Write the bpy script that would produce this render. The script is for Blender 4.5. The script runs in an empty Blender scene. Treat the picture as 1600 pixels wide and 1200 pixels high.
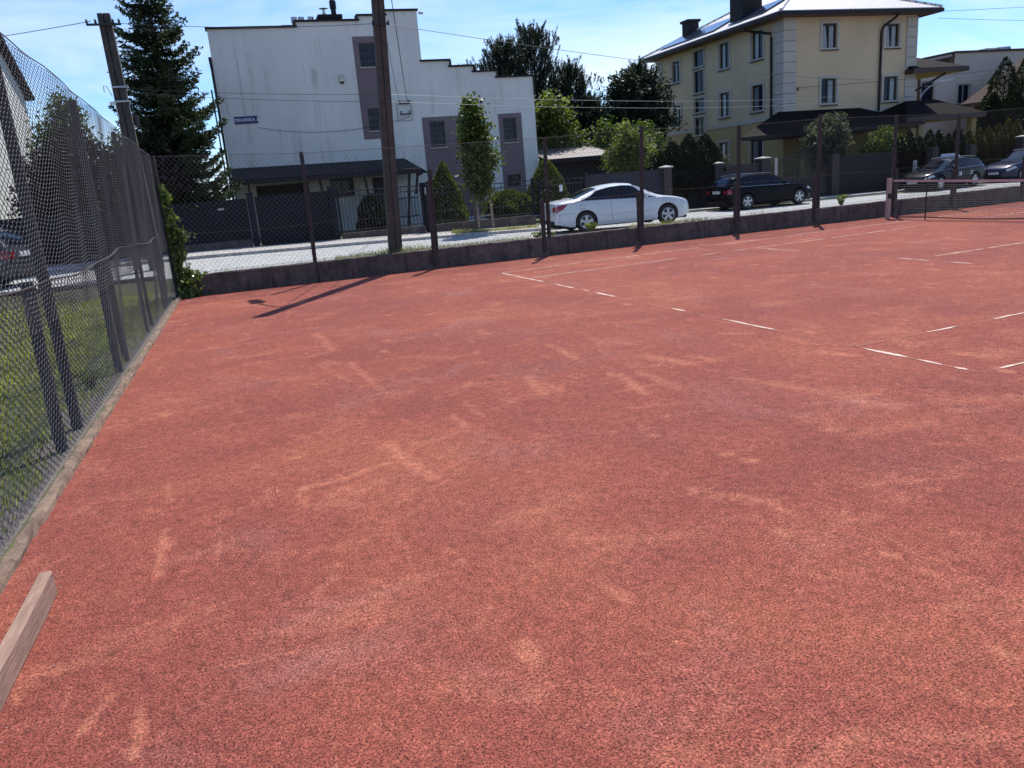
import bpy, math, random
import numpy as np
from mathutils import Vector, Matrix
rng = np.random.default_rng(7)
random.seed(7)
R = math.radians
S = bpy.context.scene
COL = S.collection

# ------------------------------------------------------------------ camera
cam = bpy.data.cameras.new("camera")
cam.sensor_width = 36.0
cam.lens = 36.0 * 1224.45 / 1600.0
cam.clip_start = 0.05
cam.clip_end = 2000
camo = bpy.data.objects.new("camera", cam)
COL.objects.link(camo)
def cam_matrix(loc, yaw, pitch, roll):
    cy, sy, cp, sp = math.cos(yaw), math.sin(yaw), math.cos(pitch), math.sin(pitch)
    f = Vector((cy*cp, sy*cp, sp)); r = Vector((sy, -cy, 0)); u = r.cross(f)
    r2 = math.cos(roll)*r + math.sin(roll)*u
    u2 = -math.sin(roll)*r + math.cos(roll)*u
    m = Matrix((r2, u2, -f)).transposed().to_4x4()
    m.translation = loc
    return m
camo.matrix_world = cam_matrix(Vector((1.553, -18.284, 1.9007)), R(72.575), R(-14.639), R(-4.772))
S.camera = camo

# ------------------------------------------------------------------ sky, sun, exposure
SUN_AZ, SUN_EL = R(54.0), R(57.0)
w = bpy.data.worlds.new("World"); S.world = w; w.use_nodes = True
nt = w.node_tree; nt.nodes.clear()
def wn(t): return nt.nodes.new(t)
sky = wn('ShaderNodeTexSky'); sky.sky_type = 'NISHITA'; sky.sun_disc = False
sky.sun_elevation = SUN_EL
sky.sun_rotation = R(90) - SUN_AZ
sky.air_density = 0.85; sky.dust_density = 0.3; sky.ozone_density = 1.5
tc = wn('ShaderNodeTexCoord')
mp = wn('ShaderNodeMapping'); mp.inputs['Scale'].default_value = (1.6, 1.6, 5.0)
mp.inputs['Rotation'].default_value = (0.15, 0.1, 0.5)
nz = wn('ShaderNodeTexNoise'); nz.inputs['Scale'].default_value = 2.1; nz.inputs['Detail'].default_value = 9
nz.inputs['Roughness'].default_value = 0.55; nz.inputs['Distortion'].default_value = 0.5
rp = wn('ShaderNodeValToRGB')
rp.color_ramp.elements[0].position = 0.385; rp.color_ramp.elements[0].color = (0, 0, 0, 1)
rp.color_ramp.elements[1].position = 0.74; rp.color_ramp.elements[1].color = (1, 1, 1, 1)
sx = wn('ShaderNodeSeparateXYZ')
mr = wn('ShaderNodeMapRange'); mr.inputs['From Min'].default_value = 0.42; mr.inputs['From Max'].default_value = 0.02
mr.inputs['To Min'].default_value = 0.25; mr.inputs['To Max'].default_value = 1.0
ml = wn('ShaderNodeMath'); ml.operation = 'MULTIPLY'
mx = wn('ShaderNodeMixRGB'); mx.inputs['Color2'].default_value = (5.8, 6.4, 7.0, 1)
bg = wn('ShaderNodeBackground'); bg.inputs['Strength'].default_value = 0.135
out = wn('ShaderNodeOutputWorld')
L = nt.links.new
L(tc.outputs['Generated'], mp.inputs['Vector']); L(mp.outputs[0], nz.inputs['Vector'])
L(nz.outputs['Fac'], rp.inputs['Fac']); L(tc.outputs['Generated'], sx.inputs[0])
L(sx.outputs['Z'], mr.inputs['Value']); L(rp.outputs['Color'], ml.inputs[0]); L(mr.outputs[0], ml.inputs[1])
tn = wn('ShaderNodeMixRGB'); tn.blend_type = 'MULTIPLY'; tn.inputs['Fac'].default_value = 1.0; tn.inputs['Color2'].default_value = (0.50, 0.74, 1.02, 1)
L(sky.outputs[0], tn.inputs['Color1'])
L(ml.outputs[0], mx.inputs['Fac']); L(tn.outputs[0], mx.inputs['Color1'])
L(mx.outputs[0], bg.inputs['Color']); L(bg.outputs[0], out.inputs['Surface'])

sl = bpy.data.lights.new("sun", 'SUN'); sl.energy = 4.2; sl.angle = R(0.5); sl.color = (1.0, 0.95, 0.87)
slo = bpy.data.objects.new("sun", sl); COL.objects.link(slo)
sd = Vector((math.cos(SUN_AZ)*math.cos(SUN_EL), math.sin(SUN_AZ)*math.cos(SUN_EL), math.sin(SUN_EL)))
slo.rotation_euler = sd.to_track_quat('Z', 'Y').to_euler()
slo.location = (20, 30, 40)
S.view_settings.view_transform = 'Standard'; S.view_settings.look = 'None'
S.view_settings.exposure = 0.42; S.view_settings.gamma = 1.0
S.view_settings.use_curve_mapping = False

# ------------------------------------------------------------------ helpers
ORG = {}
def thing(name, label, cat, loc=(0, 0, 0), rotz=0.0, group=None):
    o = bpy.data.objects.new(name, None); COL.objects.link(o)
    o.location = loc; o.rotation_euler = (0, 0, rotz); o.empty_display_size = 0.2
    o['label'] = label; o['category'] = cat; o['kind'] = 'thing'
    if group: o['group'] = group
    ORG[o.name] = Vector(loc) if rotz == 0.0 else None
    return o
def tag(o, label, cat, group=None):
    o['label'] = label; o['category'] = cat; o['kind'] = 'thing'
    if group: o['group'] = group
    return o
def struct(o, kind='structure'):
    o['kind'] = kind; return o
def root_origin(p):
    while p.parent: p = p.parent
    return ORG.get(p.name)
def mesh_obj(name, V, F, mat, parent=None, smooth=False, origin=None):
    """V (N,3), F list of faces or (M,k) array; world coordinates unless the root thing is rotated"""
    V = np.asarray(V, dtype=np.float64).reshape(-1, 3)
    o_loc = (0, 0, 0)
    if parent is not None:
        og = root_origin(parent)
        if og is not None: V = V - np.array(og)
    elif origin is not None:
        V = V - np.array(origin); o_loc = origin
    me = bpy.data.meshes.new(name)
    if isinstance(F, np.ndarray):
        M, k = F.shape
        me.vertices.add(len(V)); me.vertices.foreach_set('co', V.astype(np.float32).ravel())
        me.loops.add(M*k); me.loops.foreach_set('vertex_index', F.astype(np.int32).ravel())
        me.polygons.add(M)
        me.polygons.foreach_set('loop_start', np.arange(0, M*k, k, dtype=np.int32))
        me.polygons.foreach_set('loop_total', np.full(M, k, dtype=np.int32))
        me.update(calc_edges=True)
    else:
        me.from_pydata([tuple(v) for v in V], [], F); me.update()
    if smooth:
        me.polygons.foreach_set('use_smooth', np.ones(len(me.polygons), dtype=bool))
    me.materials.append(mat)
    o = bpy.data.objects.new(name, me); COL.objects.link(o)
    o.location = o_loc
    if parent is not None: o.parent = parent
    elif origin is not None: ORG[o.name] = Vector(origin)
    else: ORG[o.name] = Vector((0, 0, 0))
    return o
class MB:
    def __init__(s): s.v = []; s.f = []
    def add(s, V, F):
        n = len(s.v); s.v += [tuple(v) for v in V]; s.f += [tuple(i+n for i in f) for f in F]; return s
    def box(s, x0, x1, y0, y1, z0, z1):
        V = [(x0,y0,z0),(x1,y0,z0),(x1,y1,z0),(x0,y1,z0),(x0,y0,z1),(x1,y0,z1),(x1,y1,z1),(x0,y1,z1)]
        return s.add(V, [(0,3,2,1),(4,5,6,7),(0,1,5,4),(1,2,6,5),(2,3,7,6),(3,0,4,7)])
    def bar(s, a, b, wx, wy, taper=1.0, up=(0,0,1)):
        """rectangular bar from a to b"""
        a = Vector(a); b = Vector(b); d = (b-a).normalized()
        u = Vector(up)
        if abs(d.dot(u)) > 0.95: u = Vector((0,1,0))
        x = d.cross(u).normalized(); y = x.cross(d).normalized()
        V = []
        for p, t in ((a,1.0),(b,taper)):
            for sx_, sy_ in ((-1,-1),(1,-1),(1,1),(-1,1)):
                V.append(p + x*sx_*wx/2*t + y*sy_*wy/2*t)
        return s.add(V, [(3,2,1,0),(4,5,6,7),(0,1,5,4),(1,2,6,5),(2,3,7,6),(3,0,4,7)])
    def tube(s, pts, r, n=6, cap=True):
        pts = [Vector(p) for p in pts]; rr = r if hasattr(r, '__len__') else [r]*len(pts)
        V = []; F = []
        for i, p in enumerate(pts):
            d = (pts[min(i+1, len(pts)-1)] - pts[max(i-1, 0)]).normalized()
            u = Vector((0,0,1)) if abs(d.z) < 0.9 else Vector((0,1,0))
            x = d.cross(u).normalized(); y = x.cross(d)
            for k in range(n):
                a = 2*math.pi*k/n; V.append(p + (x*math.cos(a) + y*math.sin(a))*rr[i])
        for i in range(len(pts)-1):
            for k in range(n):
                F.append((i*n+k, i*n+(k+1)%n, (i+1)*n+(k+1)%n, (i+1)*n+k))
        if cap:
            F.append(tuple(range(n-1,-1,-1))); F.append(tuple((len(pts)-1)*n+k for k in range(n)))
        return s.add(V, F)
    def poly(s, pts, off=None):
        if off is None: return s.add(pts, [tuple(range(len(pts)))])
        n = len(pts); o = Vector(off); V = [Vector(p) for p in pts] + [Vector(p)+o for p in pts]
        F = [tuple(range(n)), tuple(range(2*n-1, n-1, -1))]
        F += [(i, i+n, (i+1)%n+n, (i+1)%n) for i in range(n)]
        return s.add(V, F)
    def lathe(s, c, prof, n=16, axis='z'):
        V = []; F = []
        for r_, h in prof:
            for k in range(n):
                a = 2*math.pi*k/n
                if axis == 'z': V.append((c[0]+r_*math.cos(a), c[1]+r_*math.sin(a), c[2]+h))
                else: V.append((c[0]+r_*math.cos(a), c[1]+h, c[2]+r_*math.sin(a)))
        m = len(prof)
        for i in range(m-1):
            for k in range(n): F.append((i*n+k, i*n+(k+1)%n, (i+1)*n+(k+1)%n, (i+1)*n+k))
        F.append(tuple(range(n-1,-1,-1))); F.append(tuple((m-1)*n+k for k in range(n)))
        return s.add(V, F)
    def build(s, name, mat, parent=None, smooth=False, origin=None):
        return mesh_obj(name, s.v, s.f, mat, parent, smooth, origin)

# ------------------------------------------------------------------ materials
def mat_new(name):
    m = bpy.data.materials.new(name); m.use_nodes = True
    n = m.node_tree.nodes; b = n.get('Principled BSDF'); return m, m.node_tree, b
def node(t, typ, **kw):
    n = t.nodes.new(typ)
    for k, v in kw.items():
        if k in n.inputs: n.inputs[k].default_value = v
        else: setattr(n, k, v)
    return n
def ramp(t, stops):
    r = t.nodes.new('ShaderNodeValToRGB'); cr = r.color_ramp
    while len(cr.elements) > 1: cr.elements.remove(cr.elements[-1])
    cr.elements[0].position = stops[0][0]; cr.elements[0].color = (*stops[0][1], 1) if hasattr(stops[0][1], '__len__') else (stops[0][1],)*3+(1,)
    for p, c in stops[1:]:
        e = cr.elements.new(p); e.color = (*c, 1) if hasattr(c, '__len__') else (c, c, c, 1)
    return r
def coords(t, scale=(1,1,1), rot=(0,0,0), kind='Object'):
    tc_ = t.nodes.new('ShaderNodeTexCoord'); m = t.nodes.new('ShaderNodeMapping')
    m.inputs['Scale'].default_value = scale; m.inputs['Rotation'].default_value = rot
    t.links.new(tc_.outputs[kind], m.inputs['Vector']); return m.outputs[0]
def noise(t, vec, scale, detail=4, rough=0.55, dist=0.0):
    n = node(t, 'ShaderNodeTexNoise'); n.inputs['Scale'].default_value = scale; n.inputs['Detail'].default_value = detail
    n.inputs['Roughness'].default_value = rough; n.inputs['Distortion'].default_value = dist
    t.links.new(vec, n.inputs['Vector']); return n.outputs['Fac']
def mix(t, fac, a, b, blend='MIX'):
    m = t.nodes.new('ShaderNodeMixRGB'); m.blend_type = blend
    for sock, v in ((m.inputs['Fac'], fac), (m.inputs['Color1'], a), (m.inputs['Color2'], b)):
        if isinstance(v, (int, float)): sock.default_value = v
        elif isinstance(v, tuple): sock.default_value = (*v, 1)
        else: t.links.new(v, sock)
    return m.outputs[0]
def bump(t, b, h, strength=0.3, dist=0.01):
    n = t.nodes.new('ShaderNodeBump'); n.inputs['Strength'].default_value = strength; n.inputs['Distance'].default_value = dist
    t.links.new(h, n.inputs['Height']); t.links.new(n.outputs[0], b.inputs['Normal']); return n
def math_(t, op, a, b=None):
    m = t.nodes.new('ShaderNodeMath'); m.operation = op
    for i, v in enumerate((a, b)):
        if v is None: continue
        if isinstance(v, (int, float)): m.inputs[i].default_value = v
        else: t.links.new(v, m.inputs[i])
    return m.outputs[0]
def simple(name, c1, c2=None, scale=8.0, rough=0.7, metal=0.0, bmp=0.0, sc=(1,1,1), spec=0.5, coat=0.0):
    m, t, b = mat_new(name)
    c2 = c2 or tuple(x*0.75 for x in c1)
    v = coords(t, sc); f = noise(t, v, scale, 6)
    r = ramp(t, [(0.3, c2), (0.7, c1)]); t.links.new(f, r.inputs['Fac'])
    t.links.new(r.outputs[0], b.inputs['Base Color'])
    b.inputs['Roughness'].default_value = rough; b.inputs['Metallic'].default_value = metal
    b.inputs['Specular IOR Level'].default_value = spec
    if coat: b.inputs['Coat Weight'].default_value = coat; b.inputs['Coat Roughness'].default_value = 0.04
    if bmp: bump(t, b, f, bmp, 0.01)
    return m
def leafmat(name, dark, light, trans=0.35, rough=0.55):
    m, t, b = mat_new(name)
    g = t.nodes.new('ShaderNodeNewGeometry')
    r = ramp(t, [(0.0, dark), (0.55, tuple((a+c)/2 for a, c in zip(dark, light))), (1.0, light)])
    t.links.new(g.outputs['Random Per Island'], r.inputs['Fac'])
    v = coords(t); f = noise(t, v, 1.1, 3)
    rr = ramp(t, [(0.35, 0.65), (0.65, 1.25)]); t.links.new(f, rr.inputs['Fac'])
    c = mix(t, 1.0, r.outputs[0], rr.outputs[0], 'MULTIPLY')
    t.links.new(c, b.inputs['Base Color']); b.inputs['Roughness'].default_value = rough
    b.inputs['Specular IOR Level'].default_value = 0.3
    tr = t.nodes.new('ShaderNodeBsdfTranslucent')
    c2 = mix(t, 1.0, c, (1.7, 1.8, 0.8), 'MULTIPLY'); t.links.new(c2, tr.inputs['Color'])
    ms = t.nodes.new('ShaderNodeMixShader'); ms.inputs['Fac'].default_value = trans
    o = t.nodes['Material Output']
    t.links.new(b.outputs[0], ms.inputs[1]); t.links.new(tr.outputs[0], ms.inputs[2]); t.links.new(ms.outputs[0], o.inputs['Surface'])
    return m

def clay_material():
    m, t, b = mat_new('red_clay')
    v = coords(t)
    grain = noise(t, v, 125, 3, 0.7)
    grain2 = noise(t, v, 70, 4, 0.7)
    big = noise(t, v, 0.33, 7, 0.62, 0.8)
    base = ramp(t, [(0.34, (0.238, 0.064, 0.050)), (0.5, (0.287, 0.076, 0.054)), (0.66, (0.338, 0.099, 0.061))])
    t.links.new(big, base.inputs['Fac'])
    speck = math_(t, 'MULTIPLY', math_(t, 'SUBTRACT', grain2, 0.5), 0.30)
    def mask(vec, scale, lo, hi, amp, detail=7, rough=0.68, dist=0.5):
        f = math_(t, 'ADD', noise(t, vec, scale, detail, rough, dist), speck)
        r = ramp(t, [(lo, 0.0), (hi, amp)]); t.links.new(f, r.inputs['Fac']); return r.outputs[0]
    dm = mask(coords(t, (1, 1.5, 1), (0, 0, 0.5)), 1.25, 0.545, 0.70, 0.85)
    d2 = mask(coords(t, (1.3, 1, 1), (0, 0, 1.1)), 3.4, 0.60, 0.72, 0.9, 6, 0.62, 0.3)
    st = mask(coords(t, (7.0, 0.5, 1), (0, 0, 0.35)), 1.2, 0.615, 0.74, 0.85, 6, 0.7, 0.3)
    st2 = mask(coords(t, (0.5, 6.0, 1), (0, 0, -0.15)), 1.1, 0.625, 0.74, 0.8, 6, 0.7, 0.3)
    # oval scuffs left by shoes
    vo = node(t, 'ShaderNodeTexVoronoi'); vo.inputs['Scale'].default_value = 1.25
    wv = t.nodes.new('ShaderNodeVectorMath'); wv.operation = 'ADD'
    nn = node(t, 'ShaderNodeTexNoise'); nn.inputs['Scale'].default_value = 3.0; nn.inputs['Detail'].default_value = 5
    t.links.new(v, nn.inputs['Vector'])
    sc = t.nodes.new('ShaderNodeVectorMath'); sc.operation = 'SCALE'; sc.inputs['Scale'].default_value = 0.28
    t.links.new(nn.outputs['Color'], sc.inputs[0]); t.links.new(coords(t, (1.6, 0.9, 1), (0, 0, -0.4)), wv.inputs[0]); t.links.new(sc.outputs[0], wv.inputs[1])
    t.links.new(wv.outputs[0], vo.inputs['Vector'])
    ov = ramp(t, [(0.07, 0.9), (0.16, 0.0)]); t.links.new(math_(t, 'SUBTRACT', vo.outputs['Distance'], math_(t, 'MULTIPLY', speck, 0.5)), ov.inputs['Fac'])
    sep = t.nodes.new('ShaderNodeSeparateColor'); t.links.new(vo.outputs['Color'], sep.inputs[0])
    ovm = math_(t, 'MULTIPLY', ov.outputs[0], math_(t, 'GREATER_THAN', sep.outputs[0], 0.55))
    dust = math_(t, 'MAXIMUM', math_(t, 'MAXIMUM', dm, math_(t, 'MAXIMUM', ovm, d2)), math_(t, 'MAXIMUM', st, st2))
    att = t.nodes.new('ShaderNodeAttribute'); att.attribute_name = 'dust'
    worn = math_(t, 'ADD', att.outputs['Fac'], math_(t, 'MULTIPLY', math_(t, 'SUBTRACT', noise(t, v, 13, 9, 0.85), 0.56), 2.6))
    wr = ramp(t, [(0.30, 0.0), (0.95, 0.72)]); t.links.new(worn, wr.inputs['Fac'])
    has = math_(t, 'MULTIPLY', wr.outputs[0], math_(t, 'MINIMUM', math_(t, 'MULTIPLY', att.outputs['Fac'], 2.0), 1.0))
    dust = math_(t, 'MAXIMUM', math_(t, 'MULTIPLY', dust, 0.62), has)
    col = mix(t, math_(t, 'MULTIPLY', dust, 0.74), base.outputs[0], (0.56, 0.215, 0.125))
    # pale greyish bloom and darker damp fields
    bm = mask(v, 0.8, 0.57, 0.74, 0.45, 6, 0.6)
    col = mix(t, bm, col, (0.36, 0.16, 0.14))
    dk = mask(coords(t, (1, 1, 1), (0, 0, 2.0)), 0.55, 0.52, 0.72, 0.45, 7, 0.62)
    col = mix(t, dk, col, (0.215, 0.062, 0.058))
    # individual grains: pits and pale chips
    pit = ramp(t, [(0.35, 0.10), (0.435, 0.42), (0.49, 1.0), (0.60, 1.14), (0.72, 1.8)]); t.links.new(grain, pit.inputs['Fac'])
    pf = mix(t, math_(t, 'MULTIPLY', dust, 0.45), pit.outputs[0], (1.08, 1.08, 1.08))
    col = mix(t, 1.0, col, pf, 'MULTIPLY')
    g2 = ramp(t, [(0.34, 0.55), (0.5, 1.0), (0.66, 1.4)]); t.links.new(grain2, g2.inputs['Fac'])
    col = mix(t, 1.0, col, g2.outputs[0], 'MULTIPLY')
    g3 = ramp(t, [(0.36, 0.55), (0.5, 1.0), (0.64, 1.42)]); t.links.new(noise(t, coords(t, (1, 1, 1), (0.2, 0.1, 0.9)), 17, 9, 0.88), g3.inputs['Fac'])
    col = mix(t, 1.0, col, g3.outputs[0], 'MULTIPLY')
    # pale stone chips, more of them near the kerb
    sxyz = t.nodes.new('ShaderNodeSeparateXYZ'); t.links.new(v, sxyz.inputs[0])
    near = node(t, 'ShaderNodeMapRange'); near.inputs['From Min'].default_value = 0.2; near.inputs['From Max'].default_value = 1.8
    near.inputs['To Min'].default_value = 0.685; near.inputs['To Max'].default_value = 0.80
    t.links.new(sxyz.outputs[0], near.inputs['Value'])
    cn = noise(t, coords(t, (1, 1, 1), (0.3, 0.2, 0.7)), 75, 3, 0.7)
    chip = math_(t, 'GREATER_THAN', math_(t, 'ADD', cn, math_(t, 'MULTIPLY', math_(t, 'SUBTRACT', med_(t, v), 0.5), 0.25)), near.outputs[0])
    col = mix(t, math_(t, 'MULTIPLY', chip, 0.7), col, (0.52, 0.40, 0.37))
    t.links.new(col, b.inputs['Base Color']); b.inputs['Roughness'].default_value = 0.92
    b.inputs['Specular IOR Level'].default_value = 0.2
    bump(t, b, math_(t, 'ADD', grain, math_(t, 'MULTIPLY', grain2, 1.0)), 0.5, 0.008)
    return m
def med_(t, v): return noise(t, v, 2.2, 4, 0.6)

def stucco(name, c, stain, rough=0.9, amount=0.75):
    m, t, b = mat_new(name)
    v = coords(t, (1.5, 1.5, 0.10)); f = noise(t, v, 2.0, 9, 0.66, 0.5)
    r = ramp(t, [(0.52, 0.0), (0.72, amount)]); t.links.new(f, r.inputs['Fac'])
    f2 = noise(t, coords(t), 0.45, 6, 0.6); r2 = ramp(t, [(0.3, tuple(x*0.84 for x in c)), (0.7, c)]); t.links.new(f2, r2.inputs['Fac'])
    v3 = coords(t, (7, 7, 0.22)); f3 = noise(t, v3, 1.6, 7, 0.7, 0.4); r3 = ramp(t, [(0.60, 0.0), (0.80, amount*0.7)]); t.links.new(f3, r3.inputs['Fac'])
    f4 = noise(t, coords(t), 1.3, 4); r4 = ramp(t, [(0.40, 0.0), (0.60, 1.0)]); t.links.new(f4, r4.inputs['Fac'])
    col = mix(t, math_(t, 'MULTIPLY', r.outputs[0], r4.outputs[0]), r2.outputs[0], stain)
    col = mix(t, r3.outputs[0], col, tuple(x*0.75 for x in stain))
    t.links.new(col, b.inputs['Base Color']); b.inputs['Roughness'].default_value = rough
    g = noise(t, coords(t), 60, 3); bump(t, b, g, 0.25, 0.01)
    return m
def rooftile(name, c1, c2, su=1.15, sv=0.9, rough=0.45, ang=0.0, spec=0.5):
    """overlapping tile courses: wave rows along the slope and rolls across it (object space)"""
    m, t, b = mat_new(name)
    v = coords(t, (1,1,1), (0,0,ang))
    w1 = node(t, 'ShaderNodeTexWave'); w1.wave_type = 'BANDS'; w1.bands_direction = 'X'; w1.wave_profile = 'SIN'
    w1.inputs['Scale'].default_value = su; t.links.new(v, w1.inputs['Vector'])
    w2 = node(t, 'ShaderNodeTexWave'); w2.wave_type = 'BANDS'; w2.bands_direction = 'Y'; w2.wave_profile = 'SAW'
    w2.inputs['Scale'].default_value = sv; t.links.new(v, w2.inputs['Vector'])
    h = math_(t, 'ADD', math_(t, 'MULTIPLY', w1.outputs['Fac'], 0.6), w2.outputs['Fac'])
    f = noise(t, v, 3.0, 6); r = ramp(t, [(0.3, c2), (0.7, c1)]); t.links.new(f, r.inputs['Fac'])
    r2 = ramp(t, [(0.05, 0.25), (0.20, 1.0)])
    r5 = ramp(t, [(0.0, 0.62), (0.35, 1.0)]); t.links.new(w1.outputs['Fac'], r5.inputs['Fac']); t.links.new(w2.outputs['Fac'], r2.inputs['Fac'])
    col = mix(t, 1.0, mix(t, 1.0, r.outputs[0], r2.outputs[0], 'MULTIPLY'), r5.outputs[0], 'MULTIPLY')
    t.links.new(col, b.inputs['Base Color']); b.inputs['Roughness'].default_value = rough
    b.inputs['Specular IOR Level'].default_value = spec
    bump(t, b, h, 0.35, 0.03)
    return m
def brickmat(name, c1, c2, mortar, scale=1.0, kind_rot=(R(90),0,0)):
    m, t, b = mat_new(name)
    v = coords(t, (1,1,1), kind_rot)
    br = node(t, 'ShaderNodeTexBrick'); t.links.new(v, br.inputs['Vector'])
    br.inputs['Color1'].default_value = (*c1,1); br.inputs['Color2'].default_value = (*c2,1); br.inputs['Mortar'].default_value = (*mortar,1)
    br.inputs['Scale'].default_value = scale; br.inputs['Mortar Size'].default_value = 0.012
    br.inputs['Brick Width'].default_value = 0.26; br.inputs['Row Height'].default_value = 0.085
    f = noise(t, coords(t), 9, 5); r = ramp(t, [(0.3, 0.7), (0.7, 1.2)]); t.links.new(f, r.inputs['Fac'])
    t.links.new(mix(t, 1.0, br.outputs['Color'], r.outputs[0], 'MULTIPLY'), b.inputs['Base Color'])
    b.inputs['Roughness'].default_value = 0.85
    return m
def concrete(name, c1, c2, dark, sc=(1,1,1)):
    m, t, b = mat_new(name)
    f = noise(t, coords(t, sc), 1.4, 9, 0.7, 0.4); r = ramp(t, [(0.3, c2), (0.62, c1), (0.8, tuple(min(1, x*1.5) for x in c1))]); t.links.new(f, r.inputs['Fac'])
    s_ = noise(t, coords(t, (6, 6, 0.7)), 1.5, 6, 0.7); sr = ramp(t, [(0.5, 0.0), (0.72, 0.85)]); t.links.new(s_, sr.inputs['Fac'])
    col = mix(t, sr.outputs[0], r.outputs[0], dark)
    bl_ = noise(t, coords(t), 5.5, 6, 0.7, 0.6); br_ = ramp(t, [(0.32, 0.5), (0.5, 0.95), (0.68, 1.35)]); t.links.new(bl_, br_.inputs['Fac'])
    col = mix(t, 0.7, col, br_.outputs[0], 'MULTIPLY')
    g = noise(t, coords(t), 45, 4, 0.7); gr = ramp(t, [(0.3, 0.7), (0.7, 1.15)]); t.links.new(g, gr.inputs['Fac'])
    col = mix(t, 1.0, col, gr.outputs[0], 'MULTIPLY')
    t.links.new(col, b.inputs['Base Color']); b.inputs['Roughness'].default_value = 0.92
    bump(t, b, g, 0.4, 0.01)
    return m
def glassmat(name, c=(0.012,0.015,0.02), rough=0.04, spec=0.8):
    m, t, b = mat_new(name)
    f = noise(t, coords(t), 2.2, 3); r = ramp(t, [(0.35, c), (0.7, tuple(x*2.2 for x in c))]); t.links.new(f, r.inputs['Fac'])
    t.links.new(r.outputs[0], b.inputs['Base Color']); b.inputs['Roughness'].default_value = rough
    b.inputs['Specular IOR Level'].default_value = spec
    return m

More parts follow.
